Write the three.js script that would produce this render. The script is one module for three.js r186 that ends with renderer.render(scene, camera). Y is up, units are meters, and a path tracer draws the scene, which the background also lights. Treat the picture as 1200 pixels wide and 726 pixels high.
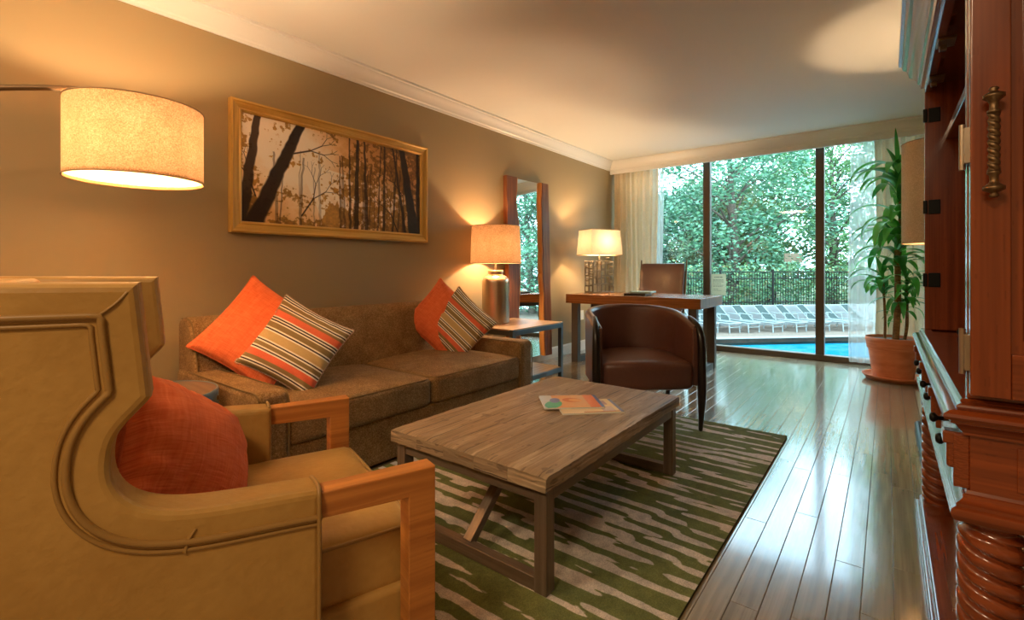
import * as THREE from 'three';
import { RoundedBoxGeometry } from 'three/addons/geometries/RoundedBoxGeometry.js';
import { mergeGeometries, mergeVertices, toCreasedNormals } from 'three/addons/utils/BufferGeometryUtils.js';
import { RectAreaLightUniformsLib } from 'three/addons/lights/RectAreaLightUniformsLib.js';

// ---------------------------------------------------------------- camera, sky, exposure
const scene = new THREE.Scene();
const EYE = 1.05, FOCAL = 567, YAW = Math.atan2(440, 567);
const camera = new THREE.PerspectiveCamera(2 * Math.atan(363 / FOCAL) * 180 / Math.PI, 1200 / 726, 0.05, 400);
camera.position.set(0, EYE, 0);
camera.rotation.y = YAW;
camera.setViewOffset(1200, 726, 0, 49, 1200, 726);          // a shifted lens: the horizon lies above the middle
scene.add(camera);
scene.background = new THREE.Color().setRGB(0.68, 1.04, 1.26); // pale overcast sky
scene.backgroundIntensity = 5.0;
const renderer = new THREE.WebGLRenderer();
renderer.toneMapping = THREE.LinearToneMapping;
renderer.toneMappingExposure = 1.4;
renderer.shadowMap.enabled = true;
RectAreaLightUniformsLib.init();
const WARM = new THREE.Color().setRGB(1.0, 0.74, 0.45);

// ---------------------------------------------------------------- helpers
let seed = 20240611;
function rnd() { seed = (seed + 0x6D2B79F5) | 0; let t = Math.imul(seed ^ (seed >>> 15), 1 | seed); t = (t + Math.imul(t ^ (t >>> 7), 61 | t)) ^ t; return ((t ^ (t >>> 14)) >>> 0) / 4294967296; }
const rr = (a, b) => a + (b - a) * rnd();
const V = (x, y, z) => new THREE.Vector3(x, y, z);
const lerp = (a, b, t) => a + (b - a) * t, clamp = (x, a = 0, b = 1) => Math.min(b, Math.max(a, x));
const smooth = (a, b, x) => { const t = clamp((x - a) / (b - a)); return t * t * (3 - 2 * t); };
function hash(x, y, s) { let h = Math.imul(x, 374761393) + Math.imul(y, 668265263) + Math.imul(s, 1274126177); h = Math.imul(h ^ (h >>> 13), 1274126177); return ((h ^ (h >>> 16)) >>> 0) / 4294967296; }
function vn(x, y, px, py, s) {                              // value noise, periodic in px, py cells
  const xi = Math.floor(x), yi = Math.floor(y), fx = x - xi, fy = y - yi, u = fx * fx * (3 - 2 * fx), v = fy * fy * (3 - 2 * fy);
  const m = (a, p) => ((a % p) + p) % p, x0 = m(xi, px), x1 = m(xi + 1, px), y0 = m(yi, py), y1 = m(yi + 1, py);
  return lerp(lerp(hash(x0, y0, s), hash(x1, y0, s), u), lerp(hash(x0, y1, s), hash(x1, y1, s), u), v);
}
function fbm(u, v, fu, fv, oct, s) { let a = 0.5, t = 0, n = 0; for (let o = 0; o < oct; o++) { t += a * vn(u * fu, v * fv, fu, fv, s + o); n += a; a *= 0.5; fu *= 2; fv *= 2; } return t / n; }
// a repeating texture of size w x h pixels from fn(u, v) -> [r, g, b] sRGB 0..255 or a single number 0..1
function tex(w, h, fn, repeat = [1, 1], color = true) {
  const d = new Uint8Array(w * h * 4);
  for (let j = 0; j < h; j++) for (let i = 0; i < w; i++) {
    const c = fn((i + 0.5) / w, (j + 0.5) / h), k = (j * w + i) * 4;
    if (typeof c === 'number') d[k] = d[k + 1] = d[k + 2] = clamp(c) * 255; else { d[k] = clamp(c[0], 0, 255); d[k + 1] = clamp(c[1], 0, 255); d[k + 2] = clamp(c[2], 0, 255); }
    d[k + 3] = 255;
  }
  const t = new THREE.DataTexture(d, w, h); t.wrapS = t.wrapT = THREE.RepeatWrapping; t.magFilter = THREE.LinearFilter; t.minFilter = THREE.LinearMipmapLinearFilter; t.generateMipmaps = true;
  t.repeat.set(...repeat); if (color) t.colorSpace = THREE.SRGBColorSpace; t.needsUpdate = true; return t;
}
const mixc = (a, b, t) => [lerp(a[0], b[0], t), lerp(a[1], b[1], t), lerp(a[2], b[2], t)];
const hex = (h) => [(h >> 16) & 255, (h >> 8) & 255, h & 255];
function std(o) { return new THREE.MeshStandardMaterial(o); }
function phys(o) { return new THREE.MeshPhysicalMaterial(o); }

// uv in metres from the face direction; grain: axis the texture's u runs along
function boxUV(g, grain = 'x', off = [0, 0]) {
  g = g.index ? g.toNonIndexed() : g;
  if (!g.attributes.normal) g.computeVertexNormals();
  const p = g.attributes.position, n = p.count, uv = new Float32Array(n * 2), a = V(), b = V(), c = V();
  const ax = 'xyz'.indexOf(grain);
  for (let i = 0; i < n; i += 3) {
    a.fromBufferAttribute(p, i); b.fromBufferAttribute(p, i + 1); c.fromBufferAttribute(p, i + 2);
    const fn = b.clone().sub(a).cross(c.clone().sub(a)), m = [Math.abs(fn.x), Math.abs(fn.y), Math.abs(fn.z)];
    const dom = m[0] >= m[1] && m[0] >= m[2] ? 0 : m[1] >= m[2] ? 1 : 2;
    let U = ax, W;
    if (dom === ax) { U = (ax + 1) % 3; W = (ax + 2) % 3; } else W = 3 - ax - dom;
    [a, b, c].forEach((q, k) => { const e = q.toArray(); uv[(i + k) * 2] = e[U] + off[0]; uv[(i + k) * 2 + 1] = e[W] + off[1]; });
  }
  g.setAttribute('uv', new THREE.BufferAttribute(uv, 2)); return g;
}
function clean(g) { g = g.index ? g.toNonIndexed() : g; for (const k of Object.keys(g.attributes)) if (!['position', 'normal', 'uv'].includes(k)) g.deleteAttribute(k); if (!g.attributes.normal) g.computeVertexNormals(); if (!g.attributes.uv) g.setAttribute('uv', new THREE.BufferAttribute(new Float32Array(g.attributes.position.count * 2), 2)); return g; }
const merge = (a) => a.length === 1 ? a[0] : mergeGeometries(a.map(clean));
function box(x0, x1, y0, y1, z0, z1, r = 0.004, seg = 2) {
  const w = Math.abs(x1 - x0), h = Math.abs(y1 - y0), d = Math.abs(z1 - z0);
  const g = r > 0 ? new RoundedBoxGeometry(w, h, d, seg, Math.min(r, w / 2.01, h / 2.01, d / 2.01)) : new THREE.BoxGeometry(w, h, d);
  return g.translate((x0 + x1) / 2, (y0 + y1) / 2, (z0 + z1) / 2);
}
function softBox(w, h, d, r, n = 28) {                       // rounded box with an evenly divided surface
  const g = new THREE.BoxGeometry(w, h, d, n, Math.max(6, Math.round(n / 3)), n), p = g.attributes.position;
  for (let i = 0; i < p.count; i++) { const v = V().fromBufferAttribute(p, i), c = V(clamp(v.x, r - w / 2, w / 2 - r), clamp(v.y, r - h / 2, h / 2 - r), clamp(v.z, r - d / 2, d / 2 - r)), e = v.clone().sub(c).normalize().multiplyScalar(r); p.setXYZ(i, c.x + e.x, c.y + e.y, c.z + e.z); }
  const q = g.clone(); q.deleteAttribute('uv'); q.deleteAttribute('normal'); const m = mergeVertices(q, 1e-5); m.computeVertexNormals(); return m;
}
function bar(a, b, w, h, r = 0.003, roll = 0) {             // square bar between two points
  const d = b.clone().sub(a), g = new RoundedBoxGeometry(w, h, d.length(), 1, r);
  g.rotateZ(roll); const m = new THREE.Matrix4().lookAt(b, a, Math.abs(d.y) > 0.95 * d.length() ? V(0, 0, 1) : V(0, 1, 0)); g.applyMatrix4(m);
  const c = a.clone().add(b).multiplyScalar(0.5); return g.translate(c.x, c.y, c.z);
}
function rod(a, b, ra, rb = ra, n = 10) { const d = b.clone().sub(a), g = new THREE.CylinderGeometry(rb, ra, d.length(), n); g.applyQuaternion(new THREE.Quaternion().setFromUnitVectors(V(0, 1, 0), d.clone().normalize())); const c = a.clone().add(b).multiplyScalar(0.5); return g.translate(c.x, c.y, c.z); }
function tube(pts, r, n = 48, m = 8, closed = false) { return new THREE.TubeGeometry(new THREE.CatmullRomCurve3(pts, closed, 'centripetal'), n, r, m, closed); }
function taperTube(pts, radii, n = 32, m = 10) {            // tube with its own radius along the way, capped
  const g = tube(pts, 1, n, m), p = g.attributes.position, c = new THREE.CatmullRomCurve3(pts, false, 'centripetal');
  for (let i = 0; i <= n; i++) { const t = i / n, o = c.getPointAt(t), k = t * (radii.length - 1), a = Math.min(Math.floor(k), radii.length - 2), r = lerp(radii[a], radii[a + 1], k - a); for (let j = 0; j <= m; j++) { const q = i * (m + 1) + j; p.setXYZ(q, o.x + (p.getX(q) - o.x) * r, o.y + (p.getY(q) - o.y) * r, o.z + (p.getZ(q) - o.z) * r); } }
  const caps = [0, 1].map((e) => new THREE.SphereGeometry(radii[e ? radii.length - 1 : 0], m, 6).translate(...c.getPointAt(e).toArray()));
  g.computeVertexNormals(); return merge([g, ...caps]);
}
const lathe = (pts, n = 40) => new THREE.LatheGeometry(pts.map(([r, y]) => new THREE.Vector2(r, y)), n);
function extrude(pts, depth, bevel = 0, curve = 1) {        // outline in x, y; runs along z from 0 to depth
  const s = pts instanceof THREE.Shape ? pts : new THREE.Shape(pts.map(([x, y]) => new THREE.Vector2(x, y)));
  return new THREE.ExtrudeGeometry(s, { depth: depth - 2 * bevel, bevelEnabled: bevel > 0, bevelSize: bevel, bevelOffset: -bevel, bevelThickness: bevel, bevelSegments: 3, curveSegments: curve }).translate(0, 0, bevel);
}
// a moulding: profile [out, y] swept along a path of [x, z] corners with mitres; "out" points to the left of the way
function sweep(path, prof, closed = false) {
  const n = path.length, rings = [], L = [];
  for (let i = 0; i < n; i++) {
    const dirs = []; const P = path[i];
    const nx = closed ? path[(i + 1) % n] : path[i + 1], pv = closed ? path[(i + n - 1) % n] : path[i - 1];
    if (pv) dirs.push(V(P[0] - pv[0], 0, P[1] - pv[1]).normalize()); if (nx) dirs.push(V(nx[0] - P[0], 0, nx[1] - P[1]).normalize());
    const nm = dirs.map((d) => V(d.z, 0, -d.x)); let m = nm[0].clone(); if (nm[1]) m.add(nm[1]).normalize(); const k = 1 / m.dot(nm[0]);
    L.push(i ? L[i - 1] + Math.hypot(P[0] - path[i - 1][0], P[1] - path[i - 1][1]) : 0);
    rings.push(prof.map(([o, y]) => [P[0] + m.x * o * k, y, P[1] + m.z * o * k]));
  }
  const pos = [], uv = []; let acc = [0]; for (let j = 1; j < prof.length; j++) acc.push(acc[j - 1] + Math.hypot(prof[j][0] - prof[j - 1][0], prof[j][1] - prof[j - 1][1]));
  const quad = (a, b, c, d, ua, ub, va, vb) => { pos.push(...a, ...b, ...c, ...a, ...c, ...d); uv.push(ua, va, ub, va, ub, vb, ua, va, ub, vb, ua, vb); };
  for (let i = 0; i < (closed ? n : n - 1); i++) for (let j = 0; j < prof.length - 1; j++) { const A = rings[i], B = rings[(i + 1) % n]; quad(A[j], B[j], B[j + 1], A[j + 1], L[i], L[i + 1] ?? L[i] + 1, acc[j], acc[j + 1]); }
  if (!closed) for (const A of [rings[0], rings[n - 1]]) for (let j = 1; j < A.length - 1; j++) { pos.push(...A[0], ...A[j], ...A[j + 1]); uv.push(0, 0, 0, 0, 0, 0); }
  const g = new THREE.BufferGeometry(); g.setAttribute('position', new THREE.Float32BufferAttribute(pos, 3)); g.setAttribute('uv', new THREE.Float32BufferAttribute(uv, 2));
  return toCreasedNormals(g, 0.5);
}
function grid(nu, nv, fn, closeU = false) {                 // surface from fn(u, v) -> [x, y, z]
  const pos = [], uv = [], idx = [];
  for (let j = 0; j <= nv; j++) for (let i = 0; i <= nu; i++) { pos.push(...fn(i / nu, j / nv)); uv.push(i / nu, j / nv); }
  for (let j = 0; j < nv; j++) for (let i = 0; i < nu; i++) { const a = j * (nu + 1) + i, b = a + 1, c = a + nu + 1, d = c + 1; idx.push(a, b, d, a, d, c); }
  const g = new THREE.BufferGeometry(); g.setAttribute('position', new THREE.Float32BufferAttribute(pos, 3)); g.setAttribute('uv', new THREE.Float32BufferAttribute(uv, 2)); g.setIndex(idx); g.computeVertexNormals(); return g;
}
const used = {};
function numbered(name) { const n = used[name] = (used[name] ?? -1) + 1; return n ? `${name}_${String(n).padStart(3, '0')}` : name; }
function part(name, geo, m, parent) { const o = new THREE.Mesh(geo, m); o.name = name; parent.add(o); return o; }
function thing(name, label, category, pos = [0, 0, 0], turn = 0, group) {
  const o = new THREE.Group(); o.name = numbered(name); o.position.set(...pos); o.rotation.y = turn; o.userData = { label, category }; if (group) o.userData.group = group; scene.add(o); return o;
}
function single(name, label, category, geo, m, pos = [0, 0, 0], turn = 0, group) {
  const o = new THREE.Mesh(geo, m); o.name = numbered(name); o.position.set(...pos); o.rotation.y = turn; o.userData = { label, category }; if (group) o.userData.group = group; scene.add(o); return o;
}
function struct(name, geo, m, label, category) { const o = new THREE.Mesh(geo, m); o.name = name; o.userData = { kind: 'structure', label, category }; scene.add(o); return o; }

// ---------------------------------------------------------------- materials
const woodTex = (dark, light, s, streak = 1) => tex(1024, 256, (u, v) => {      // 2 m x 0.5 m, grain along u
  const warp = fbm(u, v, 3, 4, 3, s) * 0.5, ring = 0.5 + 0.5 * Math.sin((v * 9 + warp * 5 + fbm(u, v, 2, 8, 2, s + 9) * 1.5) * 6.283);
  const fine = fbm(u, v, 8, 128, 3, s + 20), pore = vn(u * 60, v * 256, 60, 256, s + 31);
  const t = clamp(0.32 * ring * streak + 0.5 * fine + 0.25 * fbm(u, v, 4, 16, 3, s + 40) - (pore > 0.86 ? 0.18 : 0));
  return mixc(dark, light, t);
}, [0.5, 2]);
const weave = (base, vary, s, n = 128) => tex(256, 256, (u, v) => { const a = hash(Math.floor(u * n), Math.floor(v * n / 2), s), b = hash(Math.floor(u * n / 2), Math.floor(v * n), s + 5), f = fbm(u, v, 6, 6, 3, s + 8); return base.map((c) => c + vary * ((a + b) / 2 - 0.5 + 0.35 * (f - 0.5))); }, [3, 3]);
const bumpWeave = tex(256, 256, (u, v) => 0.5 + 0.25 * Math.sin(u * 6.283 * 64) * Math.sin(v * 6.283 * 64) + 0.3 * (hash(Math.floor(u * 128), Math.floor(v * 128), 7) - 0.5), [4, 4], false);
const leatherBump = tex(512, 512, (u, v) => 0.6 * fbm(u, v, 48, 48, 3, 3) + 0.4 * fbm(u, v, 5, 5, 3, 12), [2, 2], false);
const leatherTex = (c, d, s) => tex(512, 512, (u, v) => mixc(d, c, clamp(0.2 + 0.9 * fbm(u, v, 5, 5, 5, s) + 0.25 * (fbm(u, v, 60, 60, 2, s + 3) - 0.5))), [1.2, 1.2]);
const paintBump = tex(256, 256, (u, v) => fbm(u, v, 40, 40, 3, 77), [2, 2], false);

const mat = {
  wallPaint: std({ color: new THREE.Color().setRGB(0.325, 0.235, 0.118), roughness: 0.5, bumpMap: paintBump, bumpScale: 0.0006 }),
  wallPlain: std({ color: new THREE.Color().setRGB(0.34, 0.28, 0.18), roughness: 0.8 }),
  ceiling: std({ color: new THREE.Color().setRGB(0.74, 0.71, 0.64), roughness: 0.9 }),
  trim: std({ color: new THREE.Color().setRGB(0.78, 0.74, 0.68), roughness: 0.35 }),
  slab: std({ color: 0x2a2018, roughness: 0.9 }),
  frameMetal: std({ color: 0x64574a, roughness: 0.4, metalness: 0.6 }),
  glass: phys({ color: 0xffffff, transmission: 1, thickness: 0, roughness: 0, ior: 1.5 }),
  leather: std({ map: leatherTex([186, 144, 78], [154, 112, 52], 5), roughness: 0.42, bumpMap: leatherBump, bumpScale: 0.0012 }),
  leatherPipe: std({ color: 0x98723c, roughness: 0.4 }),
  armWood: std({ map: woodTex([150, 84, 34], [214, 142, 70], 71), roughness: 0.38 }),
  sofa: std({ map: weave([130, 98, 56], 72, 21, 128), roughness: 0.95, bumpMap: bumpWeave, bumpScale: 0.0016 }),
  sofaPipe: std({ color: 0x70562f, roughness: 0.9 }),
  orange: std({ map: tex(256, 256, (u, v) => { const f = fbm(u, v, 12, 96, 3, 51), g = fbm(u, v, 96, 6, 2, 52); return mixc([214, 88, 40], [242, 132, 80], clamp(0.65 * f + 0.5 * g - 0.08)); }, [3, 3]), roughness: 0.85, bumpMap: tex(256, 256, (u, v) => 0.6 * fbm(u, v, 12, 110, 3, 53) + 0.4 * fbm(u, v, 110, 12, 2, 54), [3, 3], false), bumpScale: 0.0022 }),
  barrel: std({ map: leatherTex([104, 68, 58], [85, 54, 46], 15), roughness: 0.34, bumpMap: leatherBump, bumpScale: 0.0006 }),
  blackWood: std({ color: 0x1c1310, roughness: 0.28 }),
  steelBlue: std({ color: 0x5c6468, roughness: 0.4, metalness: 0.75 }),
  tableTop: std({ map: woodTex([150, 112, 72], [206, 170, 124], 81), roughness: 0.4 }),
  silver: std({ color: 0xb8a894, roughness: 0.3, metalness: 0.92 }),
  darkBronze: std({ color: 0x7a6248, roughness: 0.38, metalness: 0.85 }),
  blackMetal: std({ color: 0x14130f, roughness: 0.45, metalness: 0.6 }),
  gold: std({ map: woodTex([176, 128, 52], [226, 182, 98], 33), roughness: 0.4, metalness: 0.25 }),
  deskWood: std({ map: woodTex([112, 66, 30], [176, 114, 58], 91), roughness: 0.25 }),
  deskGrey: std({ color: 0x4d4238, roughness: 0.5 }),
  cherry: phys({ map: woodTex([92, 38, 16], [152, 72, 32], 101), roughness: 0.26, clearcoat: 0.8, clearcoatRoughness: 0.1 }),
  mirrorWood: std({ map: woodTex([84, 46, 26], [150, 92, 54], 111, 1.0), roughness: 0.4 }),
  sapwood: std({ map: woodTex([196, 122, 52], [232, 168, 92], 113), roughness: 0.45 }),
  mirror: std({ color: 0xf2f6f4, roughness: 0.015, metalness: 1 }),
  tableFrame: std({ map: woodTex([92, 76, 62], [134, 114, 95], 121), roughness: 0.4, metalness: 0.35 }),
  terracotta: std({ map: tex(256, 256, (u, v) => mixc([190, 104, 62], [226, 146, 100], fbm(u, v, 6, 20, 4, 61)), [2, 3]), roughness: 0.75 }),
  soil: std({ map: tex(128, 128, (u, v) => mixc([70, 66, 58], [170, 166, 150], fbm(u, v, 24, 24, 2, 62)), [4, 4]), roughness: 1 }),
  bark: std({ map: tex(128, 256, (u, v) => mixc([96, 68, 40], [176, 136, 88], fbm(u, v, 10, 40, 3, 63)), [4, 3]), roughness: 0.9 }),
  plate: std({ color: 0xe8e0d0, roughness: 0.4 }),
  paper: std({ color: 0xe9e6dc, roughness: 0.8 }),
  black: std({ color: 0x0d0c0c, roughness: 0.35 }),
};
const linen = weave([222, 174, 126], 70, 41, 160);
const linenGrey = weave([196, 178, 150], 40, 44, 160);
const linenPale = weave([232, 214, 186], 30, 42, 160);
const shadeMat = (through, map = linen) => phys({ map, roughness: 0.95, transmission: through, thickness: 0, specularIntensity: 0.2, side: THREE.DoubleSide });
const bulbMat = std({ color: 0xffffff, emissive: new THREE.Color().setRGB(1, 0.75, 0.45), emissiveIntensity: 3 });

// ---------------------------------------------------------------- the room
const XL = -3.1, XR = 0.8, ZF = -6.48, ZB = 2.6, CH = 2.54, T = 0.15;
struct('wall_left', box(XL - T, XL, -0.15, CH + 0.15, ZF - T, ZB + T, 0), mat.wallPaint, 'tan painted wall behind the sofa', 'wall');
struct('wall_right', box(XR, XR + T, -0.15, CH + 0.15, ZF - T, ZB + T, 0), mat.wallPlain, 'tan painted wall behind the armoire', 'wall');
struct('wall_back', box(XL, XR, -0.15, CH + 0.15, ZB, ZB + T, 0), mat.wallPlain, 'tan painted wall facing the window', 'wall');
struct('ceiling', box(XL, XR, CH, CH + 0.15, ZF - T, ZB, 0), mat.ceiling, 'plain off-white painted ceiling', 'ceiling');
// floor: slab with planks laid along the room
const floorMats = [0, 1, 2, 3, 4].map((k) => {
  const a = [[108, 92, 70], [114, 96, 72], [102, 87, 66], [116, 99, 76], [110, 94, 72]][k], b = [[168, 146, 114], [174, 152, 118], [162, 140, 108], [176, 155, 121], [168, 148, 116]][k];
  return phys({ map: woodTex(a, b, 200 + k * 13, 0.8), roughness: 0.2, clearcoat: 0.9, clearcoatRoughness: 0.1, bumpMap: floorBump(), bumpScale: 0.0009 });
});
function floorBump() { return floorBump.t ??= tex(512, 256, (u, v) => 0.75 * fbm(u, v, 26, 3, 2, 301) + 0.25 * fbm(u, v, 40, 60, 2, 303), [0.5, 2], false); }
const floor = struct('floor', box(XL, XR, -0.15, -0.012, ZF - T, ZB, 0), mat.slab, 'hardwood floor of narrow glossy brown planks', 'floor');
{
  const PW = 0.082, lens = [0.55, 0.8, 1.05, 1.3], cache = {}, rows = Math.floor((XR - XL) / PW);
  const plankGeo = (L, k) => cache[L + '_' + k] ??= (() => {
    const c = 0.0015, w = PW / 2 - 0.0004, h = L / 2 - 0.0004, s = new THREE.Shape([[-w, -h], [w, -h], [w, h], [-w, h]].map((p) => new THREE.Vector2(...p)));
    const g = new THREE.ExtrudeGeometry(s, { depth: 0.0105, bevelEnabled: true, bevelSize: c, bevelOffset: -c, bevelThickness: 0.0015, bevelSegments: 1 }).rotateX(-Math.PI / 2).translate(0, -0.012, 0);
    return boxUV(g, 'z', [k * 0.37, k * 0.113 + 0.05]);
  })();
  const list = [];
  for (let i = 0; i < rows; i++) {
    let z = ZF - 0.05 - rnd() * 0.5; const x = XL + PW * (i + 0.5);
    while (z < ZB) { const L = lens[Math.floor(rnd() * 4)]; list.push({ x, z: z + L / 2, L, k: Math.floor(rnd() * 4), m: Math.floor(rnd() * 5) }); z += L; }
  }
  const score = (p) => {                                     // how large it shows: in the frame and not under rug or sofa
    let s = 0;
    for (const f of [-0.4, 0, 0.4]) { const X = p.x, Z = p.z + f * p.L, fw = -Math.sin(YAW) * X - Math.cos(YAW) * Z, rt = Math.cos(YAW) * X - Math.sin(YAW) * Z; if (fw < 0.3) continue; const sx = 600 + FOCAL * rt / fw, sy = 314 + FOCAL * EYE / fw; if (sx < 0 || sx > 1210 || sy > 760) continue; if (X < -0.5 && X > -2.1 && Z > -3.38) continue; if (X < -2.1 && Z > -3) continue; s += p.L / (fw * fw * fw); }
    return s;
  };
  list.forEach((p) => { p.s = score(p); }); list.sort((a, b) => b.s - a.s);
  const rest = [[], [], [], [], []];
  list.forEach((p, i) => {
    if (i < 300 && p.s > 0) { const o = part('plank', plankGeo(p.L, p.k), floorMats[p.m], floor); o.position.set(p.x, 0, p.z); }
    else rest[p.m].push(plankGeo(p.L, p.k).clone().translate(p.x, 0, p.z));
  });
  const all = rest.filter((r) => r.length), g = mergeGeometries(all.map((r) => merge(r)), true), o = new THREE.Mesh(g, rest.map((r, i) => r.length ? floorMats[i] : null).filter(Boolean));
  o.name = 'plank_field'; o.userData = { kind: 'stuff' }; floor.add(o);
}
// window wall: lintel above the glass, wall pieces at both ends
const WX0 = -2.98, WX1 = 0.62, WTOP = 2.535;
struct('wall_front', merge([box(XL, WX0, -0.15, CH, ZF - T, ZF, 0), box(WX1, XR, -0.15, CH, ZF - T, ZF, 0), box(WX0, WX1, WTOP, CH, ZF - T, ZF, 0), box(XL - T, XR + T, -1.3, -0.15, ZF - T, ZF, 0)]), mat.wallPlain, 'narrow wall strips around the full-height window', 'wall');
const win = new THREE.Group(); win.name = 'window_1'; win.userData = { kind: 'structure', label: 'floor-to-ceiling window in a dark bronze frame', category: 'window' }; scene.add(win);
part('window_sill', box(WX0, WX1, 0, 0.065, ZF - 0.11, ZF - 0.0, 0.006), mat.frameMetal, win);
part('window_head', box(WX0, WX1, WTOP - 0.06, WTOP, ZF - 0.11, ZF - 0.01, 0.006), mat.frameMetal, win);
const mull = [WX0 + 0.04, -1.852, -0.608, WX1 - 0.04];
for (const x of mull) part('mullion', box(x - 0.043, x + 0.043, 0.065, WTOP - 0.06, ZF - 0.1, ZF - 0.01, 0.006), mat.frameMetal, win);
for (let i = 0; i < 3; i++) part('pane', new THREE.PlaneGeometry(mull[i + 1] - mull[i] - 0.08, WTOP - 0.115).translate((mull[i] + mull[i + 1]) / 2, (WTOP + 0.005) / 2, ZF - 0.06), mat.glass, win);
// valance box with crown along the window, crown along the left wall
const crown = [[0, CH - 0.125], [0.012, CH - 0.125], [0.014, CH - 0.108], [0.022, CH - 0.1], [0.026, CH - 0.084], [0.045, CH - 0.05], [0.066, CH - 0.03], [0.07, CH - 0.02], [0.084, CH - 0.016], [0.086, CH - 0.0005]];
struct('trim_1', sweep([[XL + 0.0005, ZF + 0.262], [XL + 0.0005, ZB - 0.001]], crown), mat.trim, 'white crown moulding along the tan wall', 'moulding');
struct('trim_2', merge([box(XL, XR, CH - 0.17, CH - 0.001, ZF + 0.2, ZF + 0.23, 0.003), sweep([[XR - 0.001, ZF + 0.23], [XL + 0.001, ZF + 0.23]].reverse().map((p) => p), crown.map(([o, y]) => [-o, y]))]), mat.trim, 'white valance with crown moulding above the window', 'moulding');
const base = [[0, 0.001], [0.016, 0.001], [0.016, 0.085], [0.012, 0.098], [0.013, 0.105], [0.006, 0.122], [0, 0.126]];
struct('baseboard_left', sweep([[XL + 0.0005, ZF + 0.001], [XL + 0.0005, ZB - 0.001]], base), mat.trim, 'white moulded baseboard along the tan wall', 'baseboard');
struct('baseboard_right', sweep([[XR - 0.0005, ZB - 0.001], [XR - 0.0005, ZF + 0.001]], base), mat.trim, 'white moulded baseboard behind the armoire', 'baseboard');
{ // wall outlet
  const o = thing('wall_outlet', 'white wall outlet plate low on the tan wall beside the desk', 'outlet', [XL, 0.45, -5.46]);
  part('plate', box(0, 0.006, -0.06, 0.06, -0.038, 0.038, 0.003), mat.plate, o);
  for (const y of [-0.025, 0.025]) part('socket', box(0.005, 0.008, y - 0.015, y + 0.015, -0.015, 0.015, 0.002), mat.paper, o);
}
// ceiling fixtures of the part of the room behind the camera
const ceilGlow = std({ color: 0xf4ead8, emissive: WARM, emissiveIntensity: 2.0 });
for (const [x, z, where] of [[-1.9, 1.0, 'nearer the tan wall'], [-0.2, 1.0, 'nearer the armoire wall']]) {
  const o = thing('ceiling_lamp', `square flush ceiling lamp with a glowing diffuser, ${where}`, 'ceiling lamp', [x, CH, z]);
  part('housing', box(-0.3, 0.3, -0.05, 0, -0.3, 0.3, 0.01), mat.trim, o);
  part('lamp_diffuser', box(-0.27, 0.27, -0.062, -0.045, -0.27, 0.27, 0.006), ceilGlow, o);
  const l = new THREE.RectAreaLight(WARM, 29, 0.54, 0.54); l.position.set(0, -0.066, 0); l.lookAt(0, -5, 0); l.rotation.set(-Math.PI / 2, 0, 0); o.add(l);
}

// ---------------------------------------------------------------- curtains
function curtain(name, label, x0, x1, z, pitch, depth, m, s) {
  const w = x1 - x0, n = Math.round(w / 0.006), ph = (x) => (x / pitch) * 6.283 + 1.6 * (fbm(x / 3 + 0.5, 0.3, 8, 1, 2, s) - 0.5) * 4;
  const side = (dz) => grid(n, 24, (u, v) => { const x = x0 + w * u, y = 0.03 + (CH - 0.1) * v, a = depth * (0.75 + 0.5 * fbm(u, v, 5, 2, 2, s + 3)), k = v > 0.96 ? 1.0 : 1; return [x + 0.012 * Math.sin(y * 2 + x * 9), y, z + dz + a * k * Math.sin(ph(x) + 0.25 * Math.sin(y * 1.7)) + 0.3 * a * Math.sin(2.3 * ph(x))]; });
  return single(name, label, 'curtain', boxUV(side(0), 'y'), m);
}
const drapeMat = phys({ map: weave([230, 212, 180], 24, 61, 128), roughness: 0.9, transmission: 0.2, thickness: 0, specularIntensity: 0.2, side: THREE.DoubleSide });
const sheerMat = phys({ color: 0xf4f6f4, roughness: 0.45, transmission: 0.62, thickness: 0, specularIntensity: 0.1, side: THREE.DoubleSide });
curtain('drape', 'beige pleated drape hanging in the corner behind the desk lamp', -3.06, -2.45, -6.335, 0.1, 0.032, drapeMat, 71);
curtain('sheer_curtain', 'narrow pale sheer curtain beside the beige drape by the desk', -2.5, -2.4, -6.425, 0.05, 0.012, sheerMat, 73);
curtain('sheer_curtain', 'translucent white sheer curtain hanging behind the tall potted plant', -0.33, 0.3, -6.425, 0.075, 0.016, sheerMat, 75);
curtain('drape', 'beige pleated drape gathered at the window behind the potted plant', -0.1, 0.72, -6.335, 0.1, 0.03, drapeMat, 79);

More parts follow.
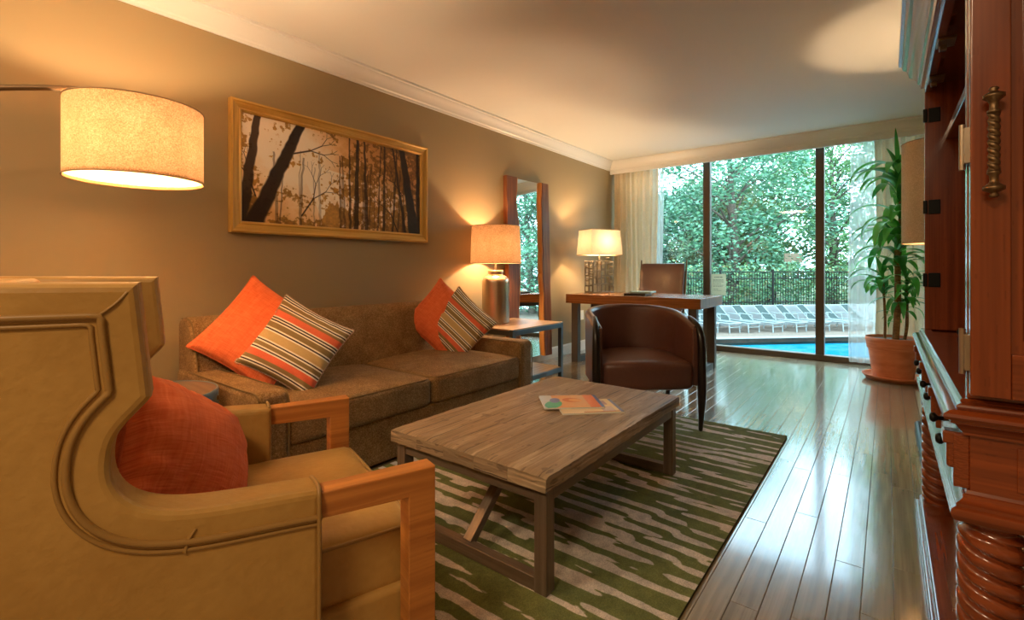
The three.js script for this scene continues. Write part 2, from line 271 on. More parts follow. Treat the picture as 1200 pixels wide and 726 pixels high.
// ---------------------------------------------------------------- rug
const RX0 = -2.09, RX1 = -0.49, RZ0 = -3.41, RZ1 = 0.25;
{
  const W = 1024, H = 1536, t = tex(W, H, (u, v) => {
    const z = v * (RZ1 - RZ0), x = u * (RX1 - RX0);
    const warp = 1.7 * (fbm(u, v, 2, 5, 2, 401) - 0.5) + 0.7 * (fbm(u, v, 5, 16, 2, 405) - 0.5), rag = fbm(u, v, 26, 220, 3, 409) - 0.5;
    const f = Math.sin(6.283 * (z / 0.1 + warp - 0.4 * x)) + 0.62 * Math.sin(6.283 * (z / 0.059 - 1.4 * warp + 0.3 * x));
    const blot = fbm(u, v, 14, 60, 3, 451) - 0.5, on = smooth(0.3, 0.44, f + 2.4 * (fbm(u, v, 4, 36, 2, 411) - 0.5) + 1.3 * blot + 0.9 * rag), tuft = 0.78 + 0.44 * (hash(Math.floor(u * 700), Math.floor(v * 1400), 420) * 0.5 + fbm(u, v, 60, 120, 2, 421) * 0.5);
    const tone = fbm(u, v, 4, 8, 3, 431), green = mixc([84, 92, 48], [118, 122, 68], tone * 1.3 - 0.15);
    return mixc(green, mixc([190, 176, 164], [216, 204, 192], fbm(u, v, 9, 20, 2, 441)), on).map((c) => c * tuft);
  }, [1, 1]);
  t.wrapS = t.wrapT = THREE.ClampToEdgeWrapping;
  const pile = tex(512, 512, (u, v) => hash(Math.floor(u * 256), Math.floor(v * 256), 9) * 0.6 + 0.4 * fbm(u, v, 40, 40, 2, 10), [4, 6], false);
  const rug = thing('area_rug', 'olive green area rug with wavy pale stripes under the coffee table', 'rug');
  const w = RX1 - RX0, d = RZ1 - RZ0, top = grid(24, 36, (u, v) => [RX0 + w * u, 0.0135, RZ0 + d * v]).clone(); top.index.array.reverse(); top.computeVertexNormals();
  part('pile', top, std({ map: t, roughness: 1, bumpMap: pile, bumpScale: 0.003 }), rug);
  part('binding', merge([box(RX0, RX1, 0.001, 0.013, RZ0, RZ1, 0.004)]), std({ color: 0x3a3428, roughness: 1 }), rug);
}

// ---------------------------------------------------------------- wing armchair
{
  const o = thing('wing_armchair', 'tan leather wing armchair with open wooden arms', 'armchair', [-1.243, 0.0145, -0.486], -0.316);
  // side outline in (z, y): arm cover, swept up into the wing
  const prof = new THREE.Shape(); prof.moveTo(-0.142, 0.1); prof.lineTo(-0.142, 0.612); prof.bezierCurveTo(-0.02, 0.625, 0.06, 0.622, 0.115, 0.645); prof.bezierCurveTo(0.17, 0.668, 0.178, 0.715, 0.168, 0.76); prof.bezierCurveTo(0.16, 0.79, 0.135, 0.805, 0.12, 0.828); prof.lineTo(0.137, 1.012); prof.lineTo(0.46, 1.016); prof.lineTo(0.4, 0.1); prof.closePath();
  const outline = prof.getPoints(14);
  const off = 0.05, dense = []; // seam line: the outline moved inwards by a hand's breadth
  for (let i = 1; i < outline.length - 2; i++) { const a = outline[i], b = outline[i + 1], n = Math.max(2, Math.ceil(a.distanceTo(b) / 0.006)); for (let k = 0; k < n; k++) { const p = a.clone().lerp(b, k / n), l = a.distanceTo(b); dense.push([p.x, p.y, (b.y - a.y) / l, -(b.x - a.x) / l]); } }
  const seamAt = (o) => { const q = dense.map(([x, y, nx, ny]) => [x + nx * o, y + ny * o]).filter(([x, y]) => x > -0.145 && x < 0.43 && y > 0.3 && !dense.some(([a, b]) => Math.hypot(a - x, b - y) < o - 0.0015)); return q.filter((p, i) => i % 2 === 0 && p[0] < 0.4); };
  for (const s of [1, -1]) {
    const side = extrude(prof, 0.085, 0.014, 14).rotateY(-Math.PI / 2);   // (x, y, z) -> (-z, y, x)
    const g = boxUV(s > 0 ? side.translate(0.365, 0, 0) : side.translate(-0.28, 0, 0), 'z');
    part('side_panel', g, mat.leather, o);
    for (const [o2, r] of [[0.05, 0.0062], [0.063, 0.004]]) { const pts = seamAt(o2).map(([z, y]) => V(s * (0.366 - (r < 0.005 ? 0.001 : 0)), y, z)); pts.unshift(V(s * 0.366, pts[0].y, -0.141)); pts.push(V(s * 0.366, pts[pts.length - 1].y, 0.45)); part('piping', tube(pts, r, 260, 6), mat.leatherPipe, o); }
    { const pts = seamAt(0.05).filter((p) => p[1] > 0.78 && p[0] < 0.2).map(([z, y]) => V(s * 0.2795, y, z)); part('piping', tube(pts, 0.005, 80, 6), mat.leatherPipe, o); }
    part('piping', tube([V(s * 0.367, 0.12, -0.136), V(s * 0.367, 0.35, -0.136), V(s * 0.367, 0.604, -0.136), V(s * 0.36, 0.614, -0.137), V(s * 0.325, 0.617, -0.137), V(s * 0.29, 0.612, -0.137)], 0.0045, 40, 6), mat.leatherPipe, o);
    part('piping', tube([V(s * 0.365, 0.60, 0.06), V(s * 0.367, 0.585, 0.07), V(s * 0.367, 0.565, 0.075)], 0.003, 10, 5), mat.leatherPipe, o);
    part('piping', tube([V(s * 0.366, 0.962, 0.186), V(s * 0.3665, 0.98, 0.165), V(s * 0.364, 0.998, 0.15)], 0.0025, 12, 5), mat.leatherPipe, o);
    const arm = boxUV(extrude([[-0.38, 0.0], [-0.318, 0.0], [-0.318, 0.548], [0.0, 0.56], [0.0, 0.606], [-0.38, 0.603]], 0.05, 0.003).rotateY(-Math.PI / 2).translate(s > 0 ? 0.36 : -0.31, 0, 0), 'z');
    part('arm', arm, mat.armWood, o);
    part('leg', boxUV(box(s * 0.35, s * 0.295, 0, 0.12, 0.34, 0.4, 0.004), 'y'), mat.armWood, o);
  }
  // back: outer shell and inner cushion
  part('back', boxUV(box(-0.285, 0.285, 0.1, 1.012, 0.36, 0.455, 0.02, 3), 'z'), mat.leather, o);
  part('back_cushion', boxUV(box(-0.28, 0.28, 0.42, 0.985, 0.23, 0.37, 0.045, 4), 'z'), mat.leather, o);
  part('seat_base', boxUV(box(-0.3, 0.3, 0.12, 0.33, -0.36, 0.37, 0.015, 3), 'z'), mat.leather, o);
  // seat cushion, crowned
  const cw = 0.285, cz0 = -0.372, cz1 = 0.24;
  const cg = softBox(2 * cw, 0.15, cz1 - cz0, 0.026); { const p = cg.attributes.position; for (let i = 0; i < p.count; i++) { const u = p.getX(i) / cw, v = p.getZ(i) / ((cz1 - cz0) / 2); if (p.getY(i) > 0) p.setY(i, p.getY(i) + 0.03 * (1 - u * u) * (1 - v * v)); } cg.computeVertexNormals(); }
  const cush = part('seat_cushion', boxUV(cg.translate(0, 0.385, (cz0 + cz1) / 2), 'z'), mat.leather, o);
  const loop = (y, i = 0.006) => [V(-cw + i, y, cz1 - 0.02), V(-cw + i, y, cz0 + 0.03), V(-cw + 0.012, y, cz0 + 0.008), V(-cw + 0.03, y, cz0 + i - 0.002), V(0, y + 0.002, cz0 + i - 0.002), V(cw - 0.03, y, cz0 + i - 0.002), V(cw - 0.012, y, cz0 + 0.008), V(cw - i, y, cz0 + 0.03), V(cw - i, y, cz1 - 0.02)];
  part('piping', merge([tube(loop(0.449), 0.0045, 90, 6), tube(loop(0.318), 0.0045, 90, 6)]), mat.leatherPipe, cush);
}

// ---------------------------------------------------------------- pillows
function pillowGeo(w, h, th, s, wr = 0.006) {
  const N = 44, face = (sg) => grid(N, N, (a, b) => {
    const u = a * 2 - 1, v = b * 2 - 1, f = Math.pow(Math.max(0, (1 - u * u) * (1 - v * v)), 0.42);
    const x = w / 2 * u * (1 - 0.085 * (1 - v * v) * Math.abs(u)), y = h / 2 * v * (1 - 0.085 * (1 - u * u) * Math.abs(v));
    const edge = Math.max(Math.abs(u), Math.abs(v)), wrk = wr * (fbm(a, b, 6, 6, 3, s + (sg > 0 ? 0 : 50)) - 0.5) * 2 * Math.min(1, (1 - edge) * 6) + 0.004 * Math.sin((u + v) * 16 + 5 * fbm(a, b, 3, 3, 2, s)) * smooth(0.5, 0.9, edge) * (1 - smooth(0.93, 1, edge));
    return [x, y, sg * (th / 2 * f + wrk * (edge < 0.999 ? 1 : 0))];
  });
  const A = face(1), B = face(-1); B.index.array.reverse(); B.computeVertexNormals();
  for (const g of [A, B]) { const uv = g.attributes.uv; for (let i = 0; i < uv.count; i++) uv.setXY(i, uv.getX(i) * w, uv.getY(i) * h); }
  return merge([A, B]);
}
function pillowSeam(w, h) { const pts = []; const e = (u, v) => pts.push(V(w / 2 * u * (1 - 0.085 * (1 - v * v) * Math.abs(u)), h / 2 * v * (1 - 0.085 * (1 - u * u) * Math.abs(v)), 0)); for (let i = 0; i < 12; i++) e(-1 + i / 6, -1); for (let i = 0; i < 12; i++) e(1, -1 + i / 6); for (let i = 0; i < 12; i++) e(1 - i / 6, 1); for (let i = 0; i < 12; i++) e(-1, 1 - i / 6); return tube(pts, 0.0035, 160, 6, true); }
function placePillow(o, c, n, roll) {                       // n: the way the face looks, roll: turned in its own plane
  const z = V(...n).normalize(), x = V(0, 1, 0).cross(z).normalize(), y = z.clone().cross(x);
  o.quaternion.setFromRotationMatrix(new THREE.Matrix4().makeBasis(x, y, z)).multiply(new THREE.Quaternion().setFromAxisAngle(V(0, 0, 1), roll)); o.position.set(...c);
}
const stripeCols = { o: [140, 116, 72], t: [196, 166, 112], c: [240, 232, 214], d: [62, 38, 30], s: [222, 104, 70] };
const stripeSeq = 'o3c1d1c1o3s5c1d1c1o3c1d1c1t6c1d1c1o4c1d1c1d1c1s5o2c1d1c1o3c1d1c1d1c1o3'.match(/[a-z]\d/g).flatMap((q) => Array(+q[1]).fill(q[0]));
const stripeMat = std({ map: (() => { const t = tex(64, 1024, (u, v) => stripeCols[stripeSeq[Math.floor(v * stripeSeq.length)]].map((c) => c * (0.94 + 0.12 * hash(Math.floor(u * 64), Math.floor(v * 512), 3)))); t.repeat.set(8, 1 / 0.44); return t; })(), roughness: 0.85, bumpMap: bumpWeave, bumpScale: 0.0008 });
function pillow(name, label, w, th, m, c, n, roll, s) { const o = thing(name, label, 'pillow'); part('cover', pillowGeo(w, w, th, s), m, o); part('seam', pillowSeam(w, w), m, o); placePillow(o, c, n, roll); return o; }
pillow('orange_pillow', 'orange pillow sitting in the tan wing armchair', 0.35, 0.22, mat.orange, [-1.29, 0.60, -0.415], [0.66, 0.42, -0.6], -0.72, 11);
pillow('orange_pillow', 'orange pillow leaning behind a striped pillow near the round side table', 0.48, 0.17, mat.orange, [-2.67, 0.70, -1.225], [0.76, 0.4, 0.52], -0.62, 12);
pillow('striped_pillow', 'striped pillow leaning on the sofa arm near the round side table', 0.42, 0.16, stripeMat, [-2.47, 0.64, -1.325], [0.74, 0.38, 0.58], -0.54, 13);
pillow('orange_pillow', 'orange pillow leaning behind a striped pillow at the sofa arm by the silver lamp', 0.46, 0.16, mat.orange, [-2.72, 0.665, -2.63], [0.62, 0.35, 0.7], -0.7, 14);
pillow('striped_pillow', 'striped pillow leaning at the sofa arm by the silver lamp', 0.43, 0.15, stripeMat, [-2.585, 0.62, -2.67], [0.5, 0.33, 0.8], -0.72, 15);

// ---------------------------------------------------------------- sofa
{
  const o = thing('sofa', 'brown tweed two-cushion sofa against the tan wall', 'sofa', [-2.575, 0, -1.955]);
  const A = 1.0, F = 0.475;                                  // half length, half depth
  part('base', boxUV(box(-F, F - 0.02, 0.015, 0.255, -A + 0.12, A - 0.12, 0.012, 2), 'z'), mat.sofa, o);
  for (const s of [-1, 1]) {
    const arm = part('arm', boxUV(box(-F, F + 0.005, 0.01, 0.515, s * A, s * (A - 0.14), 0.035, 4), 'z'), mat.sofa, o);
    const zi = s * (A - 0.135), zo = s * (A - 0.006);
    part('piping', merge([zi, zo].map((z) => tube([V(-0.3, 0.507, z), V(0.3, 0.507, z), V(F - 0.03, 0.505, z), V(F - 0.004, 0.48, z), V(F, 0.4, z), V(F, 0.03, z)], 0.004, 60, 6))), mat.sofaPipe, arm);
    const c0 = s * 0.004, c1 = s * (A - 0.142);
    const L = Math.abs(c1 - c0), cg = softBox(0.78, 0.16, L, 0.03, 40); { const p = cg.attributes.position; for (let i = 0; i < p.count; i++) { const u = p.getX(i) / 0.39, v = p.getZ(i) / (L / 2); if (p.getY(i) > 0) p.setY(i, p.getY(i) + 0.028 * (1 - u * u * u * u) * (1 - v * v)); if (u > 0.9) p.setX(i, p.getX(i) + 0.012 * (1 - v * v)); } cg.computeVertexNormals(); }
    const cu = part('seat_cushion', boxUV(cg.translate(F - 0.39 - 0.005, 0.33, (c0 + c1) / 2), 'z'), mat.sofa, o);
    const zc = (c0 + c1) / 2, h = L / 2 - 0.012, xf = F - 0.012;
    part('piping', merge([0.404, 0.262].map((y) => tube([V(-0.3, y, zc - h), V(xf - 0.03, y, zc - h), V(xf - 0.006, y, zc - h + 0.014), V(xf + 0.004, y, zc - h / 2), V(xf + 0.01, y, zc), V(xf + 0.004, y, zc + h / 2), V(xf - 0.006, y, zc + h - 0.014), V(xf - 0.03, y, zc + h), V(-0.3, y, zc + h)], 0.0045, 90, 6))), mat.sofaPipe, cu);
  }
  // back: reclined slab with rounded top, slightly dipping to the ends
  const back = extrude([[-F, 0.25], [-F, 0.775], [-F + 0.02, 0.8], [-F + 0.07, 0.812], [-F + 0.12, 0.808], [-F + 0.165, 0.785], [-F + 0.19, 0.74], [-F + 0.29, 0.36], [-F + 0.29, 0.25]], 2 * A - 0.02, 0.02);
  back.translate(0, 0, -A + 0.01); { const p = back.attributes.position; for (let i = 0; i < p.count; i++) { const v = p.getZ(i) / A; if (p.getY(i) > 0.6) p.setY(i, p.getY(i) - 0.028 * v * v * v * v); } }
  back.computeVertexNormals();
  const bk = part('back', boxUV(toCreasedNormals(back, 0.7), 'z'), mat.sofa, o);
  part('piping', merge([-1, 1].map((s) => tube([V(-F + 0.03, 0.776, s * (A - 0.02)), V(-F + 0.12, 0.779, s * (A - 0.02)), V(-F + 0.17, 0.755, s * (A - 0.02)), V(-F + 0.2, 0.7, s * (A - 0.02)), V(-F + 0.25, 0.52, s * (A - 0.02))], 0.004, 40, 6))), mat.sofaPipe, bk);
}

// ---------------------------------------------------------------- coffee table
const oldWood = (k) => tex(1024, 256, (u, v) => {            // weathered boards: fine streaks, worn pale patches, dark checks and dents
  const s = 900 + 40 * k, fine = fbm(u, v, 14, 120, 4, s), mid = fbm(u, v, 5, 22, 4, s + 6), worn = smooth(0.48, 0.7, fbm(u, v, 9, 12, 4, s + 12)), warpv = v + 0.05 * fbm(u, v, 6, 3, 2, s + 15);
  const check = fbm(u, warpv, 5, 64, 2, s + 18), dent = fbm(u, v, 40, 26, 2, s + 22);
  let c = mixc([112, 92, 70], [176, 150, 120], clamp(0.55 * fine + 0.6 * mid - 0.05)); c = mixc(c, [208, 186, 156], 0.55 * worn * fine * 1.4);
  if (check > 0.74) c = mixc(c, [52, 38, 28], smooth(0.74, 0.82, check) * 0.7); if (dent > 0.8) c = mixc(c, [66, 48, 36], 0.35); return c;
}, [0.5, 2]);
{
  const o = thing('coffee_table', 'weathered wooden coffee table on a dark metal frame', 'coffee table', [-1.21, 0.0142, -1.855]);
  const hx = 0.375, hz = 0.61, top = 0.39, th = 0.052;
  const tm = [0, 1, 2].map((k) => std({ map: oldWood(k), roughness: 0.55, bumpMap: tex(512, 256, (u, v) => { const k2 = fbm(u, v, 6, 60, 3, 510 + k); return k2 + (fbm(u, v, 14, 30, 2, 515 + k) > 0.74 ? -0.4 : 0); }, [0.5, 2], false), bumpScale: 0.004 }));
  const n = 5, w = 2 * hx / n;
  for (let i = 0; i < n; i++) {
    const gg = new THREE.BoxGeometry(w - 0.0012, th, 2 * hz, 6, 2, 60), p = gg.attributes.position;
    for (let q = 0; q < p.count; q++) { const x = p.getX(q) + (i - 2) * w, y = p.getY(q), z = p.getZ(q); const ez = smooth(hz - 0.012, hz, Math.abs(z)), ex = smooth(hx - 0.012, hx, Math.abs(x)); const nz = fbm(z * 0.7 + 5, x * 0.7 + 5, 32, 32, 3, 530) - 0.5; if (y > 0) p.setY(q, y - 0.005 * ez - 0.005 * ex + 0.003 * nz); if (ex > 0.9) p.setX(q, p.getX(q) + Math.sign(x) * 0.008 * (fbm(z * 2 + 7, 0.3 + y, 32, 32, 3, 532) - 0.5)); if (ez > 0.9) p.setZ(q, z + Math.sign(z) * 0.01 * (fbm(x * 3 + 7, 0.3 + y * 3, 32, 32, 3, 533) - 0.5)); }
    gg.computeVertexNormals();
    part('board', boxUV(toCreasedNormals(gg, 0.6).translate((i - 2) * w, top - th / 2, 0), 'z', [i * 0.41, i * 0.17]), tm[i % 3], o);
  }
  const lx = 0.34, lz = 0.565, s2 = 0.024, yt = top - th - 0.002;
  for (const sx of [-1, 1]) for (const sz of [-1, 1]) part('leg', boxUV(box(sx * lx - s2, sx * lx + s2, 0, yt - 0.002, sz * lz - s2, sz * lz + s2, 0.003), 'y'), mat.tableFrame, o);
  for (const sz of [-1, 1]) {
    part('top_rail', boxUV(box(-lx + s2, lx - s2, yt - 0.045, yt - 0.002, sz * lz - 0.018, sz * lz + 0.02, 0.003), 'x'), mat.tableFrame, o);
    part('foot_rail', boxUV(box(-lx + s2, lx - s2, 0, 0.045, sz * lz - 0.018, sz * lz + 0.02, 0.003), 'x'), mat.tableFrame, o);
    part('brace', boxUV(bar(V(0, 0.035, sz * (lz - 0.01)), V(0, yt - 0.01, sz * (lz - 0.33)), 0.04, 0.034, 0.003), 'z'), mat.tableFrame, o);
  }
  for (const sx of [-1, 1]) part('top_rail', boxUV(box(sx * lx - 0.018, sx * lx + 0.02, yt - 0.045, yt - 0.002, -lz + s2, lz - s2, 0.003), 'z'), mat.tableFrame, o);
  part('top_rail', boxUV(box(-0.02, 0.02, yt - 0.04, yt - 0.002, -lz + s2, lz - s2, 0.003), 'z'), mat.tableFrame, o);
}
// magazines
{
  const cv = (fn) => { const c = document.createElement('canvas'); c.width = 256; c.height = 340; const g = c.getContext('2d'); fn(g); const t = new THREE.CanvasTexture(c); t.colorSpace = THREE.SRGBColorSpace; return t; };
  const coverA = cv((g) => { g.fillStyle = '#e0a070'; g.fillRect(0, 0, 256, 340); g.fillStyle = '#d8d4cc'; g.fillRect(0, 0, 256, 70); g.fillStyle = '#58b890'; g.beginPath(); g.ellipse(70, 60, 80, 46, 0.4, 0, 7); g.fill(); g.fillStyle = '#7f88b8'; g.beginPath(); g.ellipse(150, 80, 50, 30, 0.2, 0, 7); g.fill(); g.fillStyle = '#c86a40'; g.beginPath(); g.ellipse(150, 180, 46, 56, 0.3, 0, 7); g.fill(); g.fillStyle = '#e89a58'; g.beginPath(); g.ellipse(145, 200, 28, 40, 0.3, 0, 7); g.fill(); g.fillStyle = '#e87a4c'; g.fillRect(0, 260, 256, 60); g.fillStyle = '#6a78b0'; g.fillRect(0, 320, 256, 20); });
  const coverB = cv((g) => { g.fillStyle = '#ecd2ac'; g.fillRect(0, 0, 256, 340); g.fillStyle = '#c8b4b4'; g.fillRect(20, 230, 90, 70); g.fillStyle = '#b09098'; g.fillRect(140, 240, 80, 50); g.fillStyle = '#e8b868'; g.fillRect(120, 160, 110, 60); g.fillStyle = '#a04838'; g.fillRect(10, 120, 12, 200); g.fillStyle = '#7884b4'; g.fillRect(0, 322, 256, 18); });
  const mag = (label, cover, x, y, z, turn, th) => { const o = thing('magazine', label, 'magazine', [x, y, z], turn); part('pages', box(-0.105, 0.105, 0.0006, th - 0.0006, -0.139, 0.139, 0), mat.paper, o); const c = new THREE.PlaneGeometry(0.212, 0.28).rotateX(-Math.PI / 2).translate(0, th, 0); part('cover', merge([c]), std({ map: cover, roughness: 0.25 }), o); part('back_cover', box(-0.106, 0.106, 0, 0.0006, -0.14, 0.14, 0), mat.paper, o); return o; };
  mag('pale magazine lying partly under another on the coffee table', coverB, -1.10, 0.4045, -1.99, 2.35, 0.007);
  mag('orange and green magazine lying on top of another on the coffee table', coverA, -1.19, 0.412, -1.99, 2.3, 0.006);
}

// ---------------------------------------------------------------- lamps
function bulb(o, x, y, z, I, r = 0.03) {
  part('bulb', new THREE.SphereGeometry(r, 16, 12).translate(x, y, z), bulbMat, o);
  const l = new THREE.PointLight(WARM, I, 0, 2); l.position.set(x, y, z); l.shadow.radius = 1.4; l.castShadow = true; o.add(l);
}
function drum(o, r0, r1, y0, y1, m, rimM) {                  // shade r0 at the foot, r1 at the top
  const sh = part('lamp_shade', (() => { const g = new THREE.CylinderGeometry(r1, r0, y1 - y0, 72, 1, true).translate(0, (y0 + y1) / 2, 0), uv = g.attributes.uv; for (let i = 0; i < uv.count; i++) uv.setXY(i, uv.getX(i) * 6.283 * r0, uv.getY(i) * (y1 - y0)); return g; })(), m, o);
  for (const [r, y] of [[r0, y0], [r1, y1]]) part('rim', new THREE.TorusGeometry(r, 0.003, 6, 72).rotateX(Math.PI / 2).translate(0, y, 0), rimM, sh);
  part('spider', merge([0, 1, 2].map((k) => rod(V(0, y1 - 0.02, 0), V(r1 * Math.cos(k * 2.094), y1 - 0.004, r1 * Math.sin(k * 2.094)), 0.002))), mat.silver, sh);
  return sh;
}
const rimMat = std({ color: 0xa88a66, roughness: 0.8 });
{ // arc floor lamp reaching over the round side table
  const o = thing('arc_floor_lamp', 'arc floor lamp with a glowing linen drum shade over the armchair', 'floor lamp', [-2.41, 0, -0.62]);
  part('base', lathe([[0, 0], [0.15, 0], [0.15, 0.03], [0.02, 0.04], [0, 0.04]]).translate(-0.45, 0, 1.35), mat.darkBronze, o);
  const pole = tube([V(-0.45, 0.03, 1.35), V(-0.45, 0.7, 1.35), V(-0.43, 1.15, 1.26), V(-0.3, 1.45, 0.92), V(-0.16, 1.66, 0.5), V(-0.06, 1.735, 0.2), V(0.0, 1.745, 0.02), V(0.012, 1.742, -0.03)], 0.011, 90, 10);
  part('pole', pole, mat.darkBronze, o);
  drum(o, 0.228, 0.228, 1.405, 1.7, shadeMat(0.05), rimMat);
  part('hanger', rod(V(0, 1.68, 0), V(0, 1.745, 0), 0.008), mat.darkBronze, o);
  part('lamp_diffuser', new THREE.CylinderGeometry(0.222, 0.222, 0.003, 64).translate(0, 1.418, 0), phys({ color: 0xfff4e0, roughness: 0.95, transmission: 0.85, thickness: 0, specularIntensity: 0.2 }), o);
  bulb(o, 0, 1.57, 0, 3.4, 0.035);
}
{ // silver canister lamp
  const o = thing('table_lamp', 'silver canister table lamp with a round linen shade on the end table', 'table lamp', [-2.86, 0.551, -3.44]);
  part('base', lathe([[0, 0], [0.122, 0], [0.127, 0.006], [0.127, 0.37], [0.12, 0.4], [0.095, 0.425], [0.068, 0.435], [0.068, 0.45], [0.074, 0.452], [0.074, 0.475], [0.066, 0.48], [0, 0.48]], 48), mat.silver, o);
  part('stem', rod(V(0, 0.47, 0), V(0, 0.62, 0), 0.009), mat.silver, o);
  drum(o, 0.235, 0.222, 0.545, 0.885, shadeMat(0.06), rimMat);
  bulb(o, 0, 0.69, 0, 1.9);
}
{ // desk lamp with pierced metal box base
  const o = thing('table_lamp', 'desk lamp with a rectangular shade on a pierced metal lattice base', 'table lamp', [-2.715, 0.761, -5.2], 1.126);
  const links = [], w = 0.15, d = 0.075, put = (x0, x1, y0, y1, z) => { for (const [a, b] of [[V(x0, y0, z), V(x1, y0, z)], [V(x1, y0, z), V(x1, y1, z)], [V(x1, y1, z), V(x0, y1, z)], [V(x0, y1, z), V(x0, y0, z)]]) links.push(bar(a, b, 0.008, 0.008, 0.001)); };
  for (const z of [-d, d]) for (let i = 0; i < 5; i++) { let y = 0.012; while (y < 0.35) { const h = rr(0.05, 0.095), x = -w + i * 0.06; put(x, x + rr(0.05, 0.062), y, Math.min(0.375, y + h), z + rr(-0.008, 0.008)); y += h + 0.006; } }
  for (const x of [-w, w]) for (let i = 0; i < 2; i++) { let y = 0.012; while (y < 0.35) { const h = rr(0.05, 0.095), z = -d + i * 0.075, xx = x + rr(-0.006, 0.006); for (const [a, b] of [[V(xx, y, z), V(xx, y, z + 0.07)], [V(xx, y + h, z), V(xx, y + h, z + 0.07)], [V(xx, y, z), V(xx, Math.min(y + h, 0.375), z)], [V(xx, y, z + 0.07), V(xx, Math.min(y + h, 0.375), z + 0.07)]]) links.push(bar(a, b, 0.008, 0.008, 0.001)); y += h + 0.006; } }
  const lat = part('lattice_base', merge(links), std({ color: 0x8a7c68, roughness: 0.35, metalness: 0.85 }), o); lat.userData.kind = 'stuff';
  part('foot', box(-w - 0.005, w + 0.005, 0, 0.012, -d - 0.008, d + 0.008, 0.002), mat.silver, o);
  part('stem', rod(V(0, 0.01, 0), V(0, 0.55, 0), 0.01), mat.silver, o);
  const m = shadeMat(0.07, linenPale), y0 = 0.445, y1 = 0.74, R = [[0.225, 0.15], [0.205, 0.13]];
  const faces = []; for (let k = 0; k < 4; k++) { const c = (q, r) => [[-1, 1], [1, 1], [1, -1], [-1, -1]].map(([a, b]) => V(a * r[0], q, b * r[1])); const A = c(y0, R[0]), B = c(y1, R[1]), i = k, j = (k + 1) % 4; const L = A[i].distanceTo(A[j]); const g = new THREE.BufferGeometry(); g.setAttribute('position', new THREE.Float32BufferAttribute([...A[i].toArray(), ...A[j].toArray(), ...B[j].toArray(), ...A[i].toArray(), ...B[j].toArray(), ...B[i].toArray()], 3)); g.setAttribute('uv', new THREE.Float32BufferAttribute([0, 0, L, 0, L, 0.3, 0, 0, L, 0.3, 0, 0.3], 2)); g.computeVertexNormals(); faces.push(g); }
  const sh = part('lamp_shade', merge(faces), m, o);
  const ring = (y, r) => { const c = [V(-r[0], y, r[1]), V(r[0], y, r[1]), V(r[0], y, -r[1]), V(-r[0], y, -r[1])]; return c.map((a, i) => rod(a, c[(i + 1) % 4], 0.003, 0.003, 6)); };
  part('rim', merge(ring(y0, R[0])), rimMat, sh); part('rim', merge(ring(y1, R[1])), rimMat, sh);
  bulb(o, 0, 0.6, 0, 2.3);
}
{ // tall shade floor lamp beyond the armoire
  const o = thing('floor_lamp', 'floor lamp with a tall linen shade standing beyond the armoire', 'floor lamp', [0.27, 0, -3.98]);
  part('base', box(-0.13, 0.13, 0, 0.045, -0.2, 0.63, 0.03, 4), mat.black, o);
  part('pole', rod(V(0, 0.02, 0), V(0, 1.55, 0), 0.012), mat.darkBronze, o);
  drum(o, 0.2, 0.2, 1.205, 1.83, shadeMat(0.003, linenGrey), rimMat);
  bulb(o, 0, 1.55, 0, 1.9);
}

// ---------------------------------------------------------------- round metal side table and end table
{
  const o = thing('round_side_table', 'round side table with a riveted blue-grey metal rim and wooden top', 'side table', [-2.47, 0, -0.69]);
  part('top', boxUV(lathe([[0, 0.5], [0.232, 0.5], [0.232, 0.516], [0, 0.516]], 56), 'x'), std({ map: woodTex([88, 66, 50], [136, 106, 82], 141), roughness: 0.5 }), o);
  part('band', lathe([[0.225, 0.44], [0.238, 0.44], [0.24, 0.446], [0.24, 0.51], [0.238, 0.518], [0.231, 0.519], [0.229, 0.512]], 64), std({ color: 0x6f8791, roughness: 0.42, metalness: 0.6, bumpMap: leatherBump, bumpScale: 0.003 }), o);
  for (let k = 0; k < 10; k++) { const a = k * 0.6283 + 0.25; part('rivet', new THREE.SphereGeometry(0.011, 12, 8).scale(1, 1, 0.6).rotateY(Math.PI / 2 - a).translate(0.24 * Math.cos(a), 0.478, 0.24 * Math.sin(a)), mat.darkBronze, o); }
  part('pedestal', lathe([[0, 0], [0.17, 0], [0.17, 0.02], [0.05, 0.05], [0.035, 0.2], [0.04, 0.4], [0.1, 0.44], [0, 0.44]], 32), mat.blackMetal, o);
  single('paper_slip', 'small folded white slip of paper on the round side table', 'paper', extrude([[-0.04, 0], [0.04, 0], [0.035, 0.003], [0, 0.009], [-0.035, 0.003]], 0.05), mat.paper, [-2.33, 0.517, -0.73], 0.8);
}
